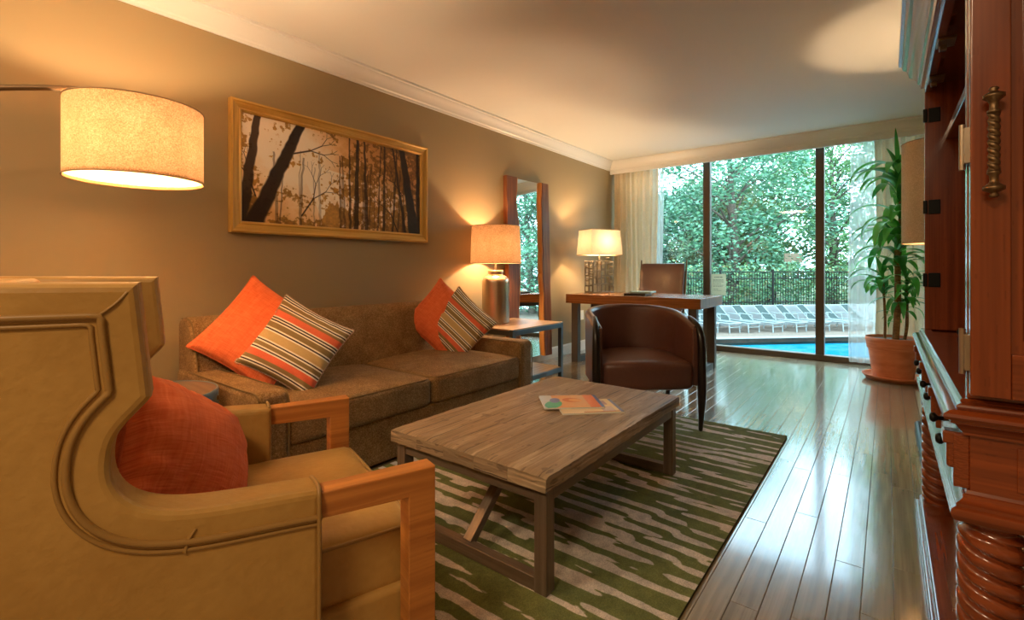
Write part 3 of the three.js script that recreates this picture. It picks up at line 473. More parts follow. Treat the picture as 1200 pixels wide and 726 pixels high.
{
  const x1 = -2.39, x0 = -2.98, z0 = -3.86, z1 = -3.09, h = 0.55;
  const o = thing('end_table', 'end table with a blue-grey metal frame and lower shelf beside the sofa', 'end table', [(x0 + x1) / 2, 0, (z0 + z1) / 2]);
  const a = (x1 - x0) / 2, b = (z1 - z0) / 2, s = 0.036;
  part('table_top', boxUV(box(-a + 0.004, a - 0.004, h - 0.012, h, -b + 0.004, b - 0.004, 0.002), 'z'), mat.tableTop, o);
  for (const sx of [-1, 1]) for (const sz of [-1, 1]) part('leg', box(sx * a, sx * (a - s), 0, h - 0.002, sz * b, sz * (b - s), 0.003), mat.steelBlue, o);
  for (const y of [h - 0.052, 0.09]) { for (const sx of [-1, 1]) part('rail', box(sx * a, sx * (a - 0.03), y, y + 0.042, -b + s, b - s, 0.003), mat.steelBlue, o); for (const sz of [-1, 1]) part('rail', box(-a + s, a - s, y, y + 0.042, sz * b, sz * (b - 0.03), 0.003), mat.steelBlue, o); }
  part('shelf', boxUV(box(-a + 0.01, a - 0.01, 0.122, 0.136, -b + 0.01, b - 0.01, 0.002), 'z'), mat.tableTop, o);
  single('book', 'dark small book lying on the lower shelf of the end table', 'book', box(-0.07, 0.07, 0, 0.025, -0.1, 0.1, 0.003), std({ color: 0x2c3440, roughness: 0.5 }), [-2.56, 0.137, -3.42], 0.3);
}

// ---------------------------------------------------------------- picture and mirror
{
  const z0 = -2.79, z1 = -1.238, y0 = 1.264, y1 = 2.064, fw = 0.072, zc = (z0 + z1) / 2, yc = (y0 + y1) / 2, hw = (z1 - z0) / 2, hh = (y1 - y0) / 2;
  const o = thing('framed_picture', 'gold-framed picture of a sepia forest with sun rays above the sofa', 'picture', [XL + 0.001, yc, zc]);
  const prof = [[0, 0], [0.0, 0.036], [0.012, 0.04], [0.02, 0.034], [0.05, 0.026], [0.058, 0.03], [0.068, 0.024], [0.072, 0.012], [0.072, 0]];   // from the outer edge inwards, depth
  const rail = (L, H) => { const pos = [], R = prof.map(([i, d]) => [[-L + i, H - i, d], [L - i, H - i, d]]); for (let k = 0; k < R.length - 1; k++) { const [a, b] = R[k], [c, d] = R[k + 1]; pos.push(...a, ...c, ...d, ...a, ...d, ...b); } const g = new THREE.BufferGeometry(); g.setAttribute('position', new THREE.Float32BufferAttribute(pos, 3)); g.computeVertexNormals(); return g; };
  const face = (g) => g.rotateY(Math.PI / 2);
  part('frame_rail', boxUV(face(rail(hw, hh)), 'z'), mat.gold, o); part('frame_rail', boxUV(face(rail(hw, hh).rotateZ(Math.PI)), 'z'), mat.gold, o);
  part('frame_rail', boxUV(face(rail(hh, hw).rotateZ(Math.PI / 2)), 'y'), mat.gold, o); part('frame_rail', boxUV(face(rail(hh, hw).rotateZ(-Math.PI / 2)), 'y'), mat.gold, o);
  const trunks = [[0.055, 0.265, 0.034, 1], [0.0, 0.07, 0.022, 0.9], [0.565, 0.575, 0.012, 0.85], [0.63, 0.615, 0.009, 0.8], [0.53, 0.525, 0.006, 0.7], [0.955, 0.865, 0.03, 1], [0.985, 0.98, 0.014, 0.9], [0.89, 0.8, 0.009, 0.85], [0.74, 0.745, 0.008, 0.75], [0.7, 0.72, 0.005, 0.6], [0.8, 0.83, 0.006, 0.7]];
  for (let i = 0; i < 30; i++) { const x = rr(0.13, 0.98); trunks.push([x, x + rr(-0.03, 0.03), rr(0.002, 0.006), rr(0.25, 0.5), rr(0.45, 0.8)]); }
  const limbs = []; const grow = (x, y, a, l, w, d) => { const x2 = x + l * Math.cos(a) * 0.5, y2 = y + l * Math.sin(a); limbs.push([x, y, x2, y2, w]); if (d) { grow(x2, y2, a + rr(0.15, 0.6), l * 0.7, w * 0.62, d - 1); grow(x2, y2, a - rr(0.15, 0.6), l * 0.7, w * 0.62, d - 1); } };
  grow(0.22, 0.7, 0.35, 0.2, 0.009, 3); grow(0.24, 0.86, 1.1, 0.12, 0.006, 3); grow(0.27, 0.1, 1.0, 0.22, 0.008, 4); grow(0.06, 0.25, 1.9, 0.18, 0.008, 3); grow(0.87, 0.45, 2.3, 0.18, 0.006, 4); grow(0.83, 0.03, 2.0, 0.2, 0.008, 4);
  const t = tex(1024, 512, (u, v) => {
    const dx = (u - 0.245) * 2, dy = v - 0.66, dist = Math.hypot(dx, dy), ang = Math.atan2(dy, dx);
    let L = 0.5 + 0.75 * Math.exp(-dist * 3.2) + 0.45 * Math.exp(-Math.hypot(u * 2, v - 0.95) * 2.2) + 0.4 * Math.exp(-Math.hypot((u - 0.8) * 2, v - 0.3) * 4) + 0.25 * Math.exp(-Math.hypot((u - 0.42) * 2, v - 0.1) * 3);
    const beam = (ang < -0.15 && ang > -1.15) ? fbm((ang + 2) / 4, 0.4, 48, 1, 2, 801) * smooth(1.6, 0.2, dist) : 0; L += 0.45 * beam;
    const leafD = clamp(0.25 + 0.3 * smooth(0.25, 0.4, u) * smooth(0.55, 0.3, v) + 0.55 * smooth(0.35, 0.75, u) * smooth(0.25, 0.6, v) + 0.35 * smooth(0.4, 0.05, v) + 0.3 * smooth(0.12, 0.02, u) - 0.5 * Math.exp(-dist * 3)), n = 0.55 * fbm(u, v, 14, 7, 5, 811) + 0.45 * fbm(u, v, 70, 36, 3, 821), leaf = smooth(0.62 - 0.3 * leafD, 0.7 - 0.3 * leafD, n);
    L += 0.12 * (fbm(u, v, 40, 20, 3, 831) - 0.5);
    let c = mixc(mixc([120, 70, 26], [226, 162, 86], clamp(L * 1.25)), [255, 240, 220], smooth(0.55, 1.05, L));
    c = mixc(c, mixc([58, 34, 12], [196, 136, 48], clamp(L * 0.8 + 0.5 * (fbm(u, v, 90, 46, 2, 841) - 0.5))), leaf * 0.85);
    let k = 0; const wob = 0.006 * (fbm(u, v, 3, 12, 2, 851) - 0.5);
    for (const [a, b, w, d, top] of trunks) { if (top && v > top) continue; const x = lerp(a, b, v) + wob * 2, h = w * (1.25 - 0.6 * v); k = Math.max(k, d * (1 - smooth(h * 0.8, h * 1.15, Math.abs(u - x)))); }
    for (const [x1, y1, x2, y2, w] of limbs) { if (Math.abs(u - (x1 + x2) / 2) > 0.13) continue; const ex = (x2 - x1) * 2, ey = y2 - y1, q = clamp(((u - x1) * 2 * ex + (v - y1) * ey) / (ex * ex + ey * ey)), dd = Math.hypot((u - x1) * 2 - q * ex, v - y1 - q * ey); if (dd < w * 1.4) k = Math.max(k, 0.92 * (1 - smooth(w * 0.5, w * 1.2, dd))); }
    return mixc(c, [34, 18, 12], k * 0.9);
  }, [1, 1]);
  part('print', new THREE.PlaneGeometry(2 * (hw - fw) + 0.01, 2 * (hh - fw) + 0.01).rotateY(Math.PI / 2).translate(0.014, 0, 0), std({ map: t, roughness: 0.35 }), o);
  part('backing', box(0, 0.012, -hh + 0.01, hh - 0.01, -hw + 0.01, hw - 0.01, 0), mat.slab, o);
}
{
  const o = thing('wall_mirror', 'tall narrow mirror between two live-edge wood slabs on the tan wall', 'mirror', [XL + 0.012, 0.0, -4.2]); o.rotation.order = 'YZX'; o.rotation.y = -0.05; o.rotation.z = 0.028; o.position.x += 0.052; o.position.y -= 0.005;
  const y0 = 0.09, y1 = 2.0;
  const slab = (zo, zi, s) => { const p = [], q = []; for (let i = 0; i <= 40; i++) { const y = lerp(y0, y1, i / 40), k = 0.028 * (fbm(y / 4, 0.2, 16, 1, 3, s) - 0.5) * 2; p.push([zi + k, y]); q.push([zo, y]); } return { g: extrude([...p, ...q.reverse()], 0.055, 0.004).rotateY(-Math.PI / 2).translate(0.056, 0, 0), inner: p }; };
  for (const [zo, zi, s] of [[0.355, 0.19, 601], [-0.36, -0.235, 611]]) {
    const { g, inner } = slab(zo, zi, s); const sl = part('wood_slab', boxUV(g, 'y'), mat.mirrorWood, o); const sg = Math.sign(zo);
    part('live_edge', boxUV(extrude([...inner, ...inner.slice().reverse().map(([z, y]) => [z - sg * (0.012 + 0.008 * fbm(y / 4, 0.6, 32, 1, 2, s)), y])], 0.045, 0.004).rotateY(-Math.PI / 2).translate(0.05, 0, 0), 'y'), mat.sapwood, sl);
  }
  part('mirror_glass', box(0.002, 0.02, y0 + 0.01, y1 - 0.004, -0.27, 0.23, 0), mat.mirror, o);
}

// ---------------------------------------------------------------- barrel chair
{
  const o = thing('barrel_chair', 'brown leather barrel chair with black wooden legs', 'chair', [-1.387, 0.0145, -3.207], -2.482);
  const rx = 0.318, rz = 0.31, th = 0.06, zs = -0.27;
  const path = (t) => { const L1 = 0.3, La = 3.1416 * 0.325, tot = 2 * L1 + La, s = t * tot; if (s < L1) return [-rx, zs + s, -1, 0]; if (s > L1 + La) return [rx, zs + (tot - s), 1, 0]; const a = Math.PI - (s - L1) / La * Math.PI; return [rx * Math.cos(a), zs + L1 + rz * Math.sin(a), Math.cos(a), Math.sin(a)]; };
  const topY = (t) => 0.665 + 0.095 * Math.pow(Math.sin(Math.PI * clamp(t)), 0.8);
  const shell = grid(90, 22, (u, v) => {
    const [x, z, nx, nz] = path(u), y1 = topY(u), y0 = 0.28; let off, y;
    if (v < 0.36) { off = th / 2; y = lerp(y0, y1 - 0.03, v / 0.36); } else if (v < 0.64) { const a = (v - 0.36) / 0.28 * Math.PI; off = th / 2 * Math.cos(a); y = y1 - 0.03 + 0.03 * Math.sin(a); } else { off = -th / 2; y = lerp(y1 - 0.03, y0, (v - 0.64) / 0.36); }
    const flare = 0.05 * (y - 0.28); return [x + nx * (off + flare * Math.abs(nz)), y, z + nz * (off + flare)];
  }); { const i = shell.index.array; i.reverse(); shell.computeVertexNormals(); const uv = shell.attributes.uv; for (let k = 0; k < uv.count; k++) uv.setXY(k, uv.getX(k) * 1.7, uv.getY(k) * 1.0); }
  const ends = [0, 1].map((u) => { const [x, z] = path(u); return box(x - th / 2, x + th / 2, 0.28, topY(u) - 0.012, z - 0.012, z + 0.01, 0.012, 3); });
  const bk = part('back', shell, mat.barrel, o); part('arm_front', merge(ends), mat.barrel, bk);
  [0.36, 0.64].forEach((u) => { const pts = []; for (let k = 0; k <= 8; k++) { const [x, z, nx, nz] = path(u), y = lerp(0.44, topY(u) - 0.03, k / 8); const off = -th / 2 + 0.05 * (y - 0.28); pts.push(V(x + nx * off, y, z + nz * off)); } part('seam', tube(pts, 0.0022, 16, 5), mat.barrel, bk); });
  const sg = softBox(0.58, 0.17, 0.58, 0.035, 30); { const p = sg.attributes.position; for (let i = 0; i < p.count; i++) { const u = p.getX(i) / 0.29, v = p.getZ(i) / 0.29; if (p.getY(i) > 0.02) p.setY(i, p.getY(i) + 0.03 * (1 - u * u) * (1 - v * v * 0.6)); if (v > 0.2) p.setX(i, p.getX(i) * Math.sqrt(1 - 0.55 * ((v - 0.2) / 0.8) ** 2)); if (v < -0.8) p.setZ(i, p.getZ(i) - 0.03 * (1 - u * u)); } sg.computeVertexNormals(); }
  part('seat', boxUV(sg.translate(0, 0.345, -0.02), 'x'), mat.barrel, o);
  for (const s of [-1, 1]) {
    part('front_leg', taperTube([V(s * 0.325, 0.014, -0.318), V(s * 0.333, 0.2, -0.318), V(s * 0.336, 0.42, -0.312), V(s * 0.335, 0.58, -0.3), V(s * 0.331, 0.64, -0.275), V(s * 0.325, 0.682, -0.22), V(s * 0.318, 0.705, -0.15)], [0.013, 0.02, 0.027, 0.027, 0.026, 0.024, 0.022, 0.014], 40, 12), mat.blackWood, o);
    part('rear_leg', taperTube([V(s * 0.3, s > 0 ? 0.014 : 0.0, 0.25), V(s * 0.27, 0.3, 0.16)], [0.013, 0.024], 6, 10), mat.blackWood, o);
  }
}

// ---------------------------------------------------------------- desk and what stands on and behind it
{
  const x0 = -2.86, x1 = -1.385, z0 = -5.43, z1 = -4.67, h = 0.76;
  const o = thing('writing_desk', 'thick-topped wooden writing desk in front of the window', 'desk', [(x0 + x1) / 2, 0, (z0 + z1) / 2]);
  const a = (x1 - x0) / 2, b = (z1 - z0) / 2;
  part('desk_top', boxUV(box(-a, a, h - 0.1, h, -b, b, 0.004), 'x'), mat.deskWood, o);
  for (const s of [-1, 1]) for (const sz of [-1, 1]) part('leg', boxUV(box(s * (a - 0.05), s * (a - 0.13), 0, h - 0.1, sz * (b - 0.04), sz * (b - 0.11), 0.004), 'y'), mat.deskGrey, o);
  for (const s of [-1, 1]) part('foot_rail', boxUV(box(s * (a - 0.06), s * (a - 0.12), 0, 0.06, -b + 0.11, b - 0.11, 0.004), 'z'), mat.deskGrey, o);
  part('drawer_box', box(-a + 0.3, -a + 0.75, h - 0.15, h - 0.1, -b + 0.1, b - 0.03, 0.004), mat.blackWood, o);
}
{
  const o = thing('folder', 'dark leather folder with a pale open page on the desk', 'folder', [-2.1, 0.7605, -4.98], 0.15);
  part('cover', box(-0.15, 0.08, 0, 0.022, -0.14, 0.14, 0.003), mat.black, o);
  part('page', box(-0.09, 0.13, 0.022, 0.04, -0.13, 0.12, 0.003), std({ color: 0x9fb8b4, roughness: 0.35 }), o);
}
{
  const o = thing('desk_chair', 'brown leather high-back desk chair behind the desk', 'chair', [-2.27, 0, -5.86], Math.PI);
  const bg = softBox(0.56, 0.66, 0.06, 0.02, 20); { const p = bg.attributes.position; for (let i = 0; i < p.count; i++) p.setZ(i, p.getZ(i) + 0.05 * (1 - (p.getX(i) / 0.28) ** 2) - 0.06 * (p.getY(i) / 0.33)*-1); bg.computeVertexNormals(); }
  part('backrest', boxUV(bg.translate(0, 0.78, 0.16), 'y'), mat.barrel, o);
  part('seat', boxUV(softBox(0.54, 0.1, 0.5, 0.03, 16).translate(0, 0.45, -0.08), 'x'), mat.barrel, o);
  for (const s of [-1, 1]) { part('rear_leg', taperTube([V(s * 0.27, 0.01, 0.22), V(s * 0.275, 0.4, 0.15), V(s * 0.29, 0.85, 0.2), V(s * 0.295, 1.145, 0.235)], [0.013, 0.02, 0.015, 0.01], 30, 8), mat.darkBronze, o); part('front_leg', rod(V(s * 0.25, 0, -0.31), V(s * 0.25, 0.42, -0.29), 0.014, 0.02), mat.blackWood, o); }
  part('stretcher', merge([rod(V(-0.25, 0.2, -0.3), V(0.25, 0.2, -0.3), 0.008), rod(V(-0.26, 0.2, -0.3), V(-0.27, 0.2, 0.19), 0.008), rod(V(0.26, 0.2, -0.3), V(0.27, 0.2, 0.19), 0.008)]), mat.blackWood, o);
}
{ // notice on the glass
  const c = document.createElement('canvas'); c.width = 180; c.height = 270; const g = c.getContext('2d'); g.fillStyle = '#eef0e0'; g.fillRect(0, 0, 180, 270); g.fillStyle = '#8d9890';
  for (const [y, a, b, h] of [[34, 40, 140, 12], [70, 24, 156, 6], [84, 24, 150, 6], [98, 24, 156, 6], [120, 24, 120, 6], [142, 24, 156, 6], [156, 24, 140, 6], [190, 30, 90, 5], [210, 24, 130, 5]]) for (let x = a; x < b;) { const w = rr(8, 26); g.fillRect(x, y, Math.min(w, b - x), h); x += w + 5; }
  const t = new THREE.CanvasTexture(c); t.colorSpace = THREE.SRGBColorSpace;
  const o = thing('paper_notice', 'white paper notice stuck to the window glass above the desk corner', 'notice', [-1.715, 0.84, ZF - 0.056]);
  part('sheet', box(-0.09, 0.09, -0.135, 0.135, -0.0012, 0, 0), phys({ color: 0xf0f2e8, roughness: 0.9, transmission: 0.5, thickness: 0 }), o);
  part('print', new THREE.PlaneGeometry(0.178, 0.268).translate(0, 0, 0.0008), phys({ map: t, roughness: 0.9, transmission: 0.5, thickness: 0 }), o);
}

// ---------------------------------------------------------------- potted plant
{
  const o = thing('potted_plant', 'tall green corn plant in a terracotta pot by the window', 'plant', [0.04, 0, -5.8]);
  const saucer = part('saucer', lathe([[0, 0.001], [0.2, 0.001], [0.235, 0.04], [0.24, 0.05], [0.228, 0.05], [0.195, 0.014], [0, 0.014]], 48), mat.terracotta, o);
  part('pot', lathe([[0, 0.015], [0.148, 0.015], [0.156, 0.03], [0.19, 0.285], [0.2, 0.295], [0.208, 0.36], [0.213, 0.372], [0.212, 0.4], [0.2, 0.402], [0.195, 0.37], [0, 0.37]], 56), mat.terracotta, o);
  part('soil', lathe([[0, 0.385], [0.1, 0.382], [0.193, 0.374]], 32), mat.soil, o);
  const canes = [[[0.02, 0.02], [0.03, 0.03], 1.2, 0.028], [[-0.06, 0.0], [-0.075, 0.02], 0.95, 0.012], [[0.085, -0.03], [0.1, -0.02], 0.85, 0.014], [[0.03, -0.02], [0.05, -0.03], 1.78, 0.012]];
  for (const [a, b, h, r] of canes) part('cane', (() => { const g = taperTube([V(a[0], 0.37, a[1]), V((a[0] + b[0]) / 2 + 0.01, h * 0.6, a[1]), V(b[0], h, b[1])], [r, r * 0.95, r * 0.8], 24, 10); return boxUV(g, 'x'); })(), mat.bark, o);
  const leafMats = [0x4eb04a, 0x62c456, 0x3c9844, 0x78cc60].map((c) => phys({ color: c, roughness: 0.32, transmission: 0.4, thickness: 0, side: THREE.DoubleSide }));
  const leafGeo = (L, w, up, droop) => grid(4, 16, (u, v) => { const s = v * L, a = up - droop * v, x = (u - 0.5) * w * Math.pow(Math.sin(Math.PI * Math.min(0.06 + 0.94 * v, 1)), 0.7) * (1 - 0.25 * v); let X = 0, Y = 0; const n = 10; for (let k = 0; k < n; k++) { const aa = up - droop * v * (k + 0.5) / n; X += s / n * Math.cos(aa); Y += s / n * Math.sin(aa); } return [X, Y + 0.25 * Math.abs(x), x]; });
  const G = [leafGeo(0.54, 0.105, 1.1, 2.3), leafGeo(0.46, 0.1, 0.9, 1.9), leafGeo(0.38, 0.095, 0.7, 1.9), leafGeo(0.6, 0.1, 1.0, 2.7), leafGeo(0.36, 0.08, 1.35, 0.5)];
  const tuft = (x, y, z, n, spread, sc) => { for (let i = 0; i < n; i++) { const k = i > n - 3 ? 4 : Math.floor(rnd() * 4), l = part('leaf', G[k], leafMats[Math.floor(rnd() * 4)], o); l.position.set(x, y + rr(-spread, spread), z); l.rotation.y = i * 2.4 + rr(-0.3, 0.3); l.scale.setScalar(sc * rr(0.8, 1.1)); } };
  tuft(0.05, 1.86, -0.03, 24, 0.14, 1.05); tuft(0.05, 1.55, -0.03, 24, 0.15, 0.95); tuft(0.03, 1.2, 0.03, 34, 0.18, 0.92); tuft(-0.075, 0.93, 0.02, 22, 0.14, 0.74); tuft(0.1, 0.84, -0.02, 22, 0.16, 0.74); tuft(0.06, 0.62, 0.0, 14, 0.1, 0.55);
  const tip = part('leaf', leafGeo(0.42, 0.045, 1.5, 0.1), leafMats[0], o); tip.position.set(0.04, 1.97, -0.02); tip.rotation.y = 2;
}

// ---------------------------------------------------------------- armoire
{
  const xf = 0.126, zn = -1.325, zf = -2.75, xb = 0.74, D = xb - xf;
  const o = thing('armoire', 'cherry wood armoire with open upper doors and twisted legs', 'armoire', [xf, 0, (zn + zf) / 2]);
  const a = (zn - zf) / 2, bx = 0.79, W = mat.cherry;      // half width, top of the base
  const hutch = part('hutch_side', boxUV(box(0, D, bx, 1.86, -a, -a + 0.03, 0.002), 'y'), W, o);
  part('hutch_side', boxUV(box(0, D, bx, 1.86, a - 0.03, a, 0.002), 'y'), W, o);
  part('hutch_back', boxUV(box(D - 0.02, D, bx, 1.86, -a + 0.03, a - 0.03, 0.002), 'y'), W, o);
  part('hutch_top', boxUV(box(0.0, D, 1.83, 1.86, -a, a, 0.002), 'z'), W, o);
  part('shelf', boxUV(box(0.066, D - 0.02, 1.588, 1.622, -a + 0.03, a - 0.03, 0.004), 'z'), W, o);
  part('header_rail', boxUV(box(0, 0.025, 1.8, 1.86, -a, a, 0.003), 'z'), W, o);
  // cornice and base mouldings run round front and both sides
  const mould = (name, p, e = 0) => part(name, sweep([[D, -a - e], [-e, -a - e], [-e, a + e], [D, a + e]].reverse(), p), W, o);
  mould('cornice', [[0, 1.83], [0.012, 1.832], [0.016, 1.85], [0.022, 1.856], [0.026, 1.872], [0.05, 1.9], [0.058, 1.93], [0.07, 1.942], [0.076, 1.962], [0.086, 1.968], [0.088, 1.985], [0, 1.99]]);
  part('cornice_top', box(-0.01, D, 1.965, 1.988, -a - 0.01, a + 0.01, 0), W, o);
  mould('base_moulding', [[-0.02, 0.79], [0.008, 0.79], [0.012, 0.786], [0.009, 0.781], [0.016, 0.778], [0.018, 0.774], [0.016, 0.77], [0.03, 0.767], [0.037, 0.762], [0.039, 0.756], [0.035, 0.75], [0.027, 0.748], [0.027, 0.743], [0.019, 0.739], [0.012, 0.73], [0.007, 0.722], [0.007, 0.717], [0, 0.715], [-0.02, 0.714]].reverse());
  mould('foot_moulding', [[-0.02, 0.606], [0.0, 0.606], [0.003, 0.6], [0.007, 0.598], [0.007, 0.592], [0.012, 0.586], [0.018, 0.582], [0.018, 0.576], [0.025, 0.572], [0.027, 0.564], [0.025, 0.556], [0.02, 0.548], [-0.02, 0.548]].reverse());
  part('base_box', boxUV(box(0.004, D, 0.55, 0.785, -a, a, 0.002), 'z'), W, o);
  part('side_inset', boxUV(box(0.07, D - 0.06, 0.62, 0.705, a, a + 0.004, 0.002), 'x'), W, o);
  // drawers with knobs, pilasters between
  for (let i = 0; i < 3; i++) {
    const c = (i - 1) * 0.46, dr = part('drawer', boxUV(box(-0.012, 0.006, 0.612, 0.708, c - 0.19, c + 0.19, 0.006), 'z'), W, o);
    for (const s of [-0.1, 0.1]) part('knob', lathe([[0, 0], [0.006, 0], [0.005, 0.01], [0.012, 0.016], [0.0125, 0.022], [0.008, 0.027], [0, 0.028]], 18).rotateZ(Math.PI / 2).translate(-0.012, 0.66, c + s), mat.blackMetal, dr);
  }
  for (const c of [-0.685, -0.23, 0.23, 0.685]) part('pilaster', merge([box(-0.02, 0.005, 0.606, 0.714, c - 0.022, c + 0.022, 0.003), box(-0.03, 0, 0.64, 0.714, c - 0.014, c + 0.014, 0.006), box(-0.036, 0, 0.69, 0.716, c - 0.018, c + 0.018, 0.004)]), W, o);
  // rope-twist legs
  const legG = grid(36, 150, (u, v) => { const ph = u * 6.283, y = 0.07 + 0.48 * v; const tw = Math.abs(Math.cos((2 * ph - y / 0.037 * 6.283) / 2)); const env = smooth(0, 0.06, v) * (1 - smooth(0.9, 0.95, v)); const r = lerp(0.046 + 0.006 * (v > 0.9 ? Math.sin((v - 0.9) * 95) : 0), 0.034 + 0.019 * Math.sqrt(1 - (1 - tw) * (1 - tw)), env); return [r * Math.cos(ph), y, r * Math.sin(ph)]; }); legG.index.array.reverse(); legG.computeVertexNormals();
  const legU = boxUV(legG, 'x');
  for (const x of [0.04, D - 0.06]) for (const s of [-1, 1]) { const l = part('leg', legU, W, o); l.position.set(x, 0, s * (a - 0.045)); }
  part('plinth_shelf', boxUV(box(-0.018, D - 0.01, 0.02, 0.07, -a, a, 0.008, 3), 'z'), W, o);
  part('plinth_moulding', boxUV(box(-0.03, 0, 0.012, 0.045, -a - 0.005, a + 0.005, 0.008, 3), 'z'), W, o);
  for (const x of [0.05, D - 0.06]) for (const s of [-1, 1]) part('foot', lathe([[0, 0], [0.03, 0], [0.034, 0.012], [0.03, 0.02], [0, 0.02]], 20).translate(x, 0, s * (a - 0.05)), W, o);
  // folded door leaf against the near side
  const zl = a + 0.004, th = 0.024, w = 0.345, y0 = 0.805, y1 = 1.825, door = new THREE.Group(); door.name = 'door'; o.add(door);
  part('door_leaf_behind', boxUV(box(0.002, w, y0, y1, zl, zl + 0.02, 0.002), 'y'), W, door);
  const z2 = zl + 0.021;
  part('stile', boxUV(box(0, 0.056, y0, y1, z2, z2 + th, 0.003), 'y'), W, door); part('stile', boxUV(box(w - 0.056, w, y0, y1, z2, z2 + th, 0.003), 'y', [0.3, 0.2]), W, door);
  part('door_rail', boxUV(box(0.056, w - 0.056, y1 - 0.08, y1, z2, z2 + th, 0.003), 'x'), W, door); part('door_rail', boxUV(box(0.056, w - 0.056, y0, y0 + 0.085, z2, z2 + th, 0.003), 'x'), W, door);
  part('door_panel', boxUV(merge([box(0.05, w - 0.05, y0 + 0.08, y1 - 0.075, z2, z2 + 0.012, 0.002), box(0.072, w - 0.072, y0 + 0.105, y1 - 0.1, z2 + 0.006, z2 + 0.02, 0.008, 3)]), 'y', [0.1, 0.33]), W, door);
  // twisted bronze pull
  const hx = 0.029, hz = z2 + th, hy = 0, tw = grid(24, 90, (u, v) => { const ph = u * 6.283, y = (v - 0.5) * 0.125, r = 0.0078 + 0.003 * Math.abs(Math.cos((2 * ph - y * 420) / 2)); return [hx + r * Math.cos(ph), hy + y, hz + 0.03 + r * Math.sin(ph)]; }); tw.index.array.reverse(); tw.computeVertexNormals();
  const ends = [1, -1].flatMap((s) => [lathe([[0, 0.06], [0.011, 0.06], [0.012, 0.066], [0.008, 0.07], [0.0075, 0.082], [0.01, 0.088], [0.0185, 0.094], [0.0185, 0.101], [0.009, 0.106], [0.006, 0.109], [0.009, 0.113], [0.006, 0.117], [0, 0.118]], 20).rotateX(s > 0 ? 0 : Math.PI).translate(hx, hy, hz + 0.03), rod(V(hx, hy + s * 0.097, hz - 0.002), V(hx, hy + s * 0.097, hz + 0.03), 0.007)]);
  part('handle', merge([tw, ...ends]).translate(-hx, 0, -hz).scale(0.84, 0.87, 0.9).translate(hx, 1.282, hz), mat.darkBronze, door);
  for (const y of [0.885, 1.29]) part('hinge', merge([rod(V(-0.008, y - 0.045, zl + 0.008), V(-0.008, y + 0.045, zl + 0.008), 0.0055, 0.0055, 10), box(-0.007, 0.001, y - 0.035, y + 0.035, zl - 0.02, zl + 0.03, 0.001)]), mat.silver, door);
  // hinge plates on the far side's inner face
  for (const y of [1.0, 1.31, 1.7]) part('hinge_plate', merge([box(0.012, 0.05, y - 0.03, y + 0.03, -a + 0.03, -a + 0.036, 0.002), box(-0.006, 0.008, y - 0.028, y + 0.028, -a + 0.028, -a + 0.042, 0.003)]), mat.blackMetal, o);
  for (const z of [-0.5, -0.1]) part('hinge_plate', merge([box(0.004, 0.05, 1.79, 1.8, z - 0.04, z + 0.04, 0.002), box(0.01, 0.03, 1.775, 1.792, z - 0.03, z - 0.01, 0.002)]), mat.darkBronze, o);
  const r = thing('remote_control', 'black remote control lying inside the open armoire', 'remote control', [0.3, 0.7905, -2.55], 1.2);
  part('body', box(-0.022, 0.022, 0, 0.02, -0.085, 0.085, 0.006, 3), mat.black, r);
  part('buttons', merge([-0.06, -0.04, -0.02, 0, 0.02].flatMap((z) => [-0.011, 0, 0.011].map((x) => box(x - 0.003, x + 0.003, 0.019, 0.022, z - 0.004, z + 0.004, 0.001, 1)))), mat.paper, r);
  const ch = thing('white_chest', 'white box standing on the lower shelf of the armoire', 'box', [0.5, 0.0705, -2.28]);
  part('body', box(-0.18, 0.18, 0, 0.44, -0.22, 0.22, 0.006), std({ color: 0xcfcac0, roughness: 0.5 }), ch);
  part('lid', box(-0.183, 0.183, 0.441, 0.46, -0.223, 0.223, 0.006), std({ color: 0xd8d4ca, roughness: 0.5 }), ch);
}

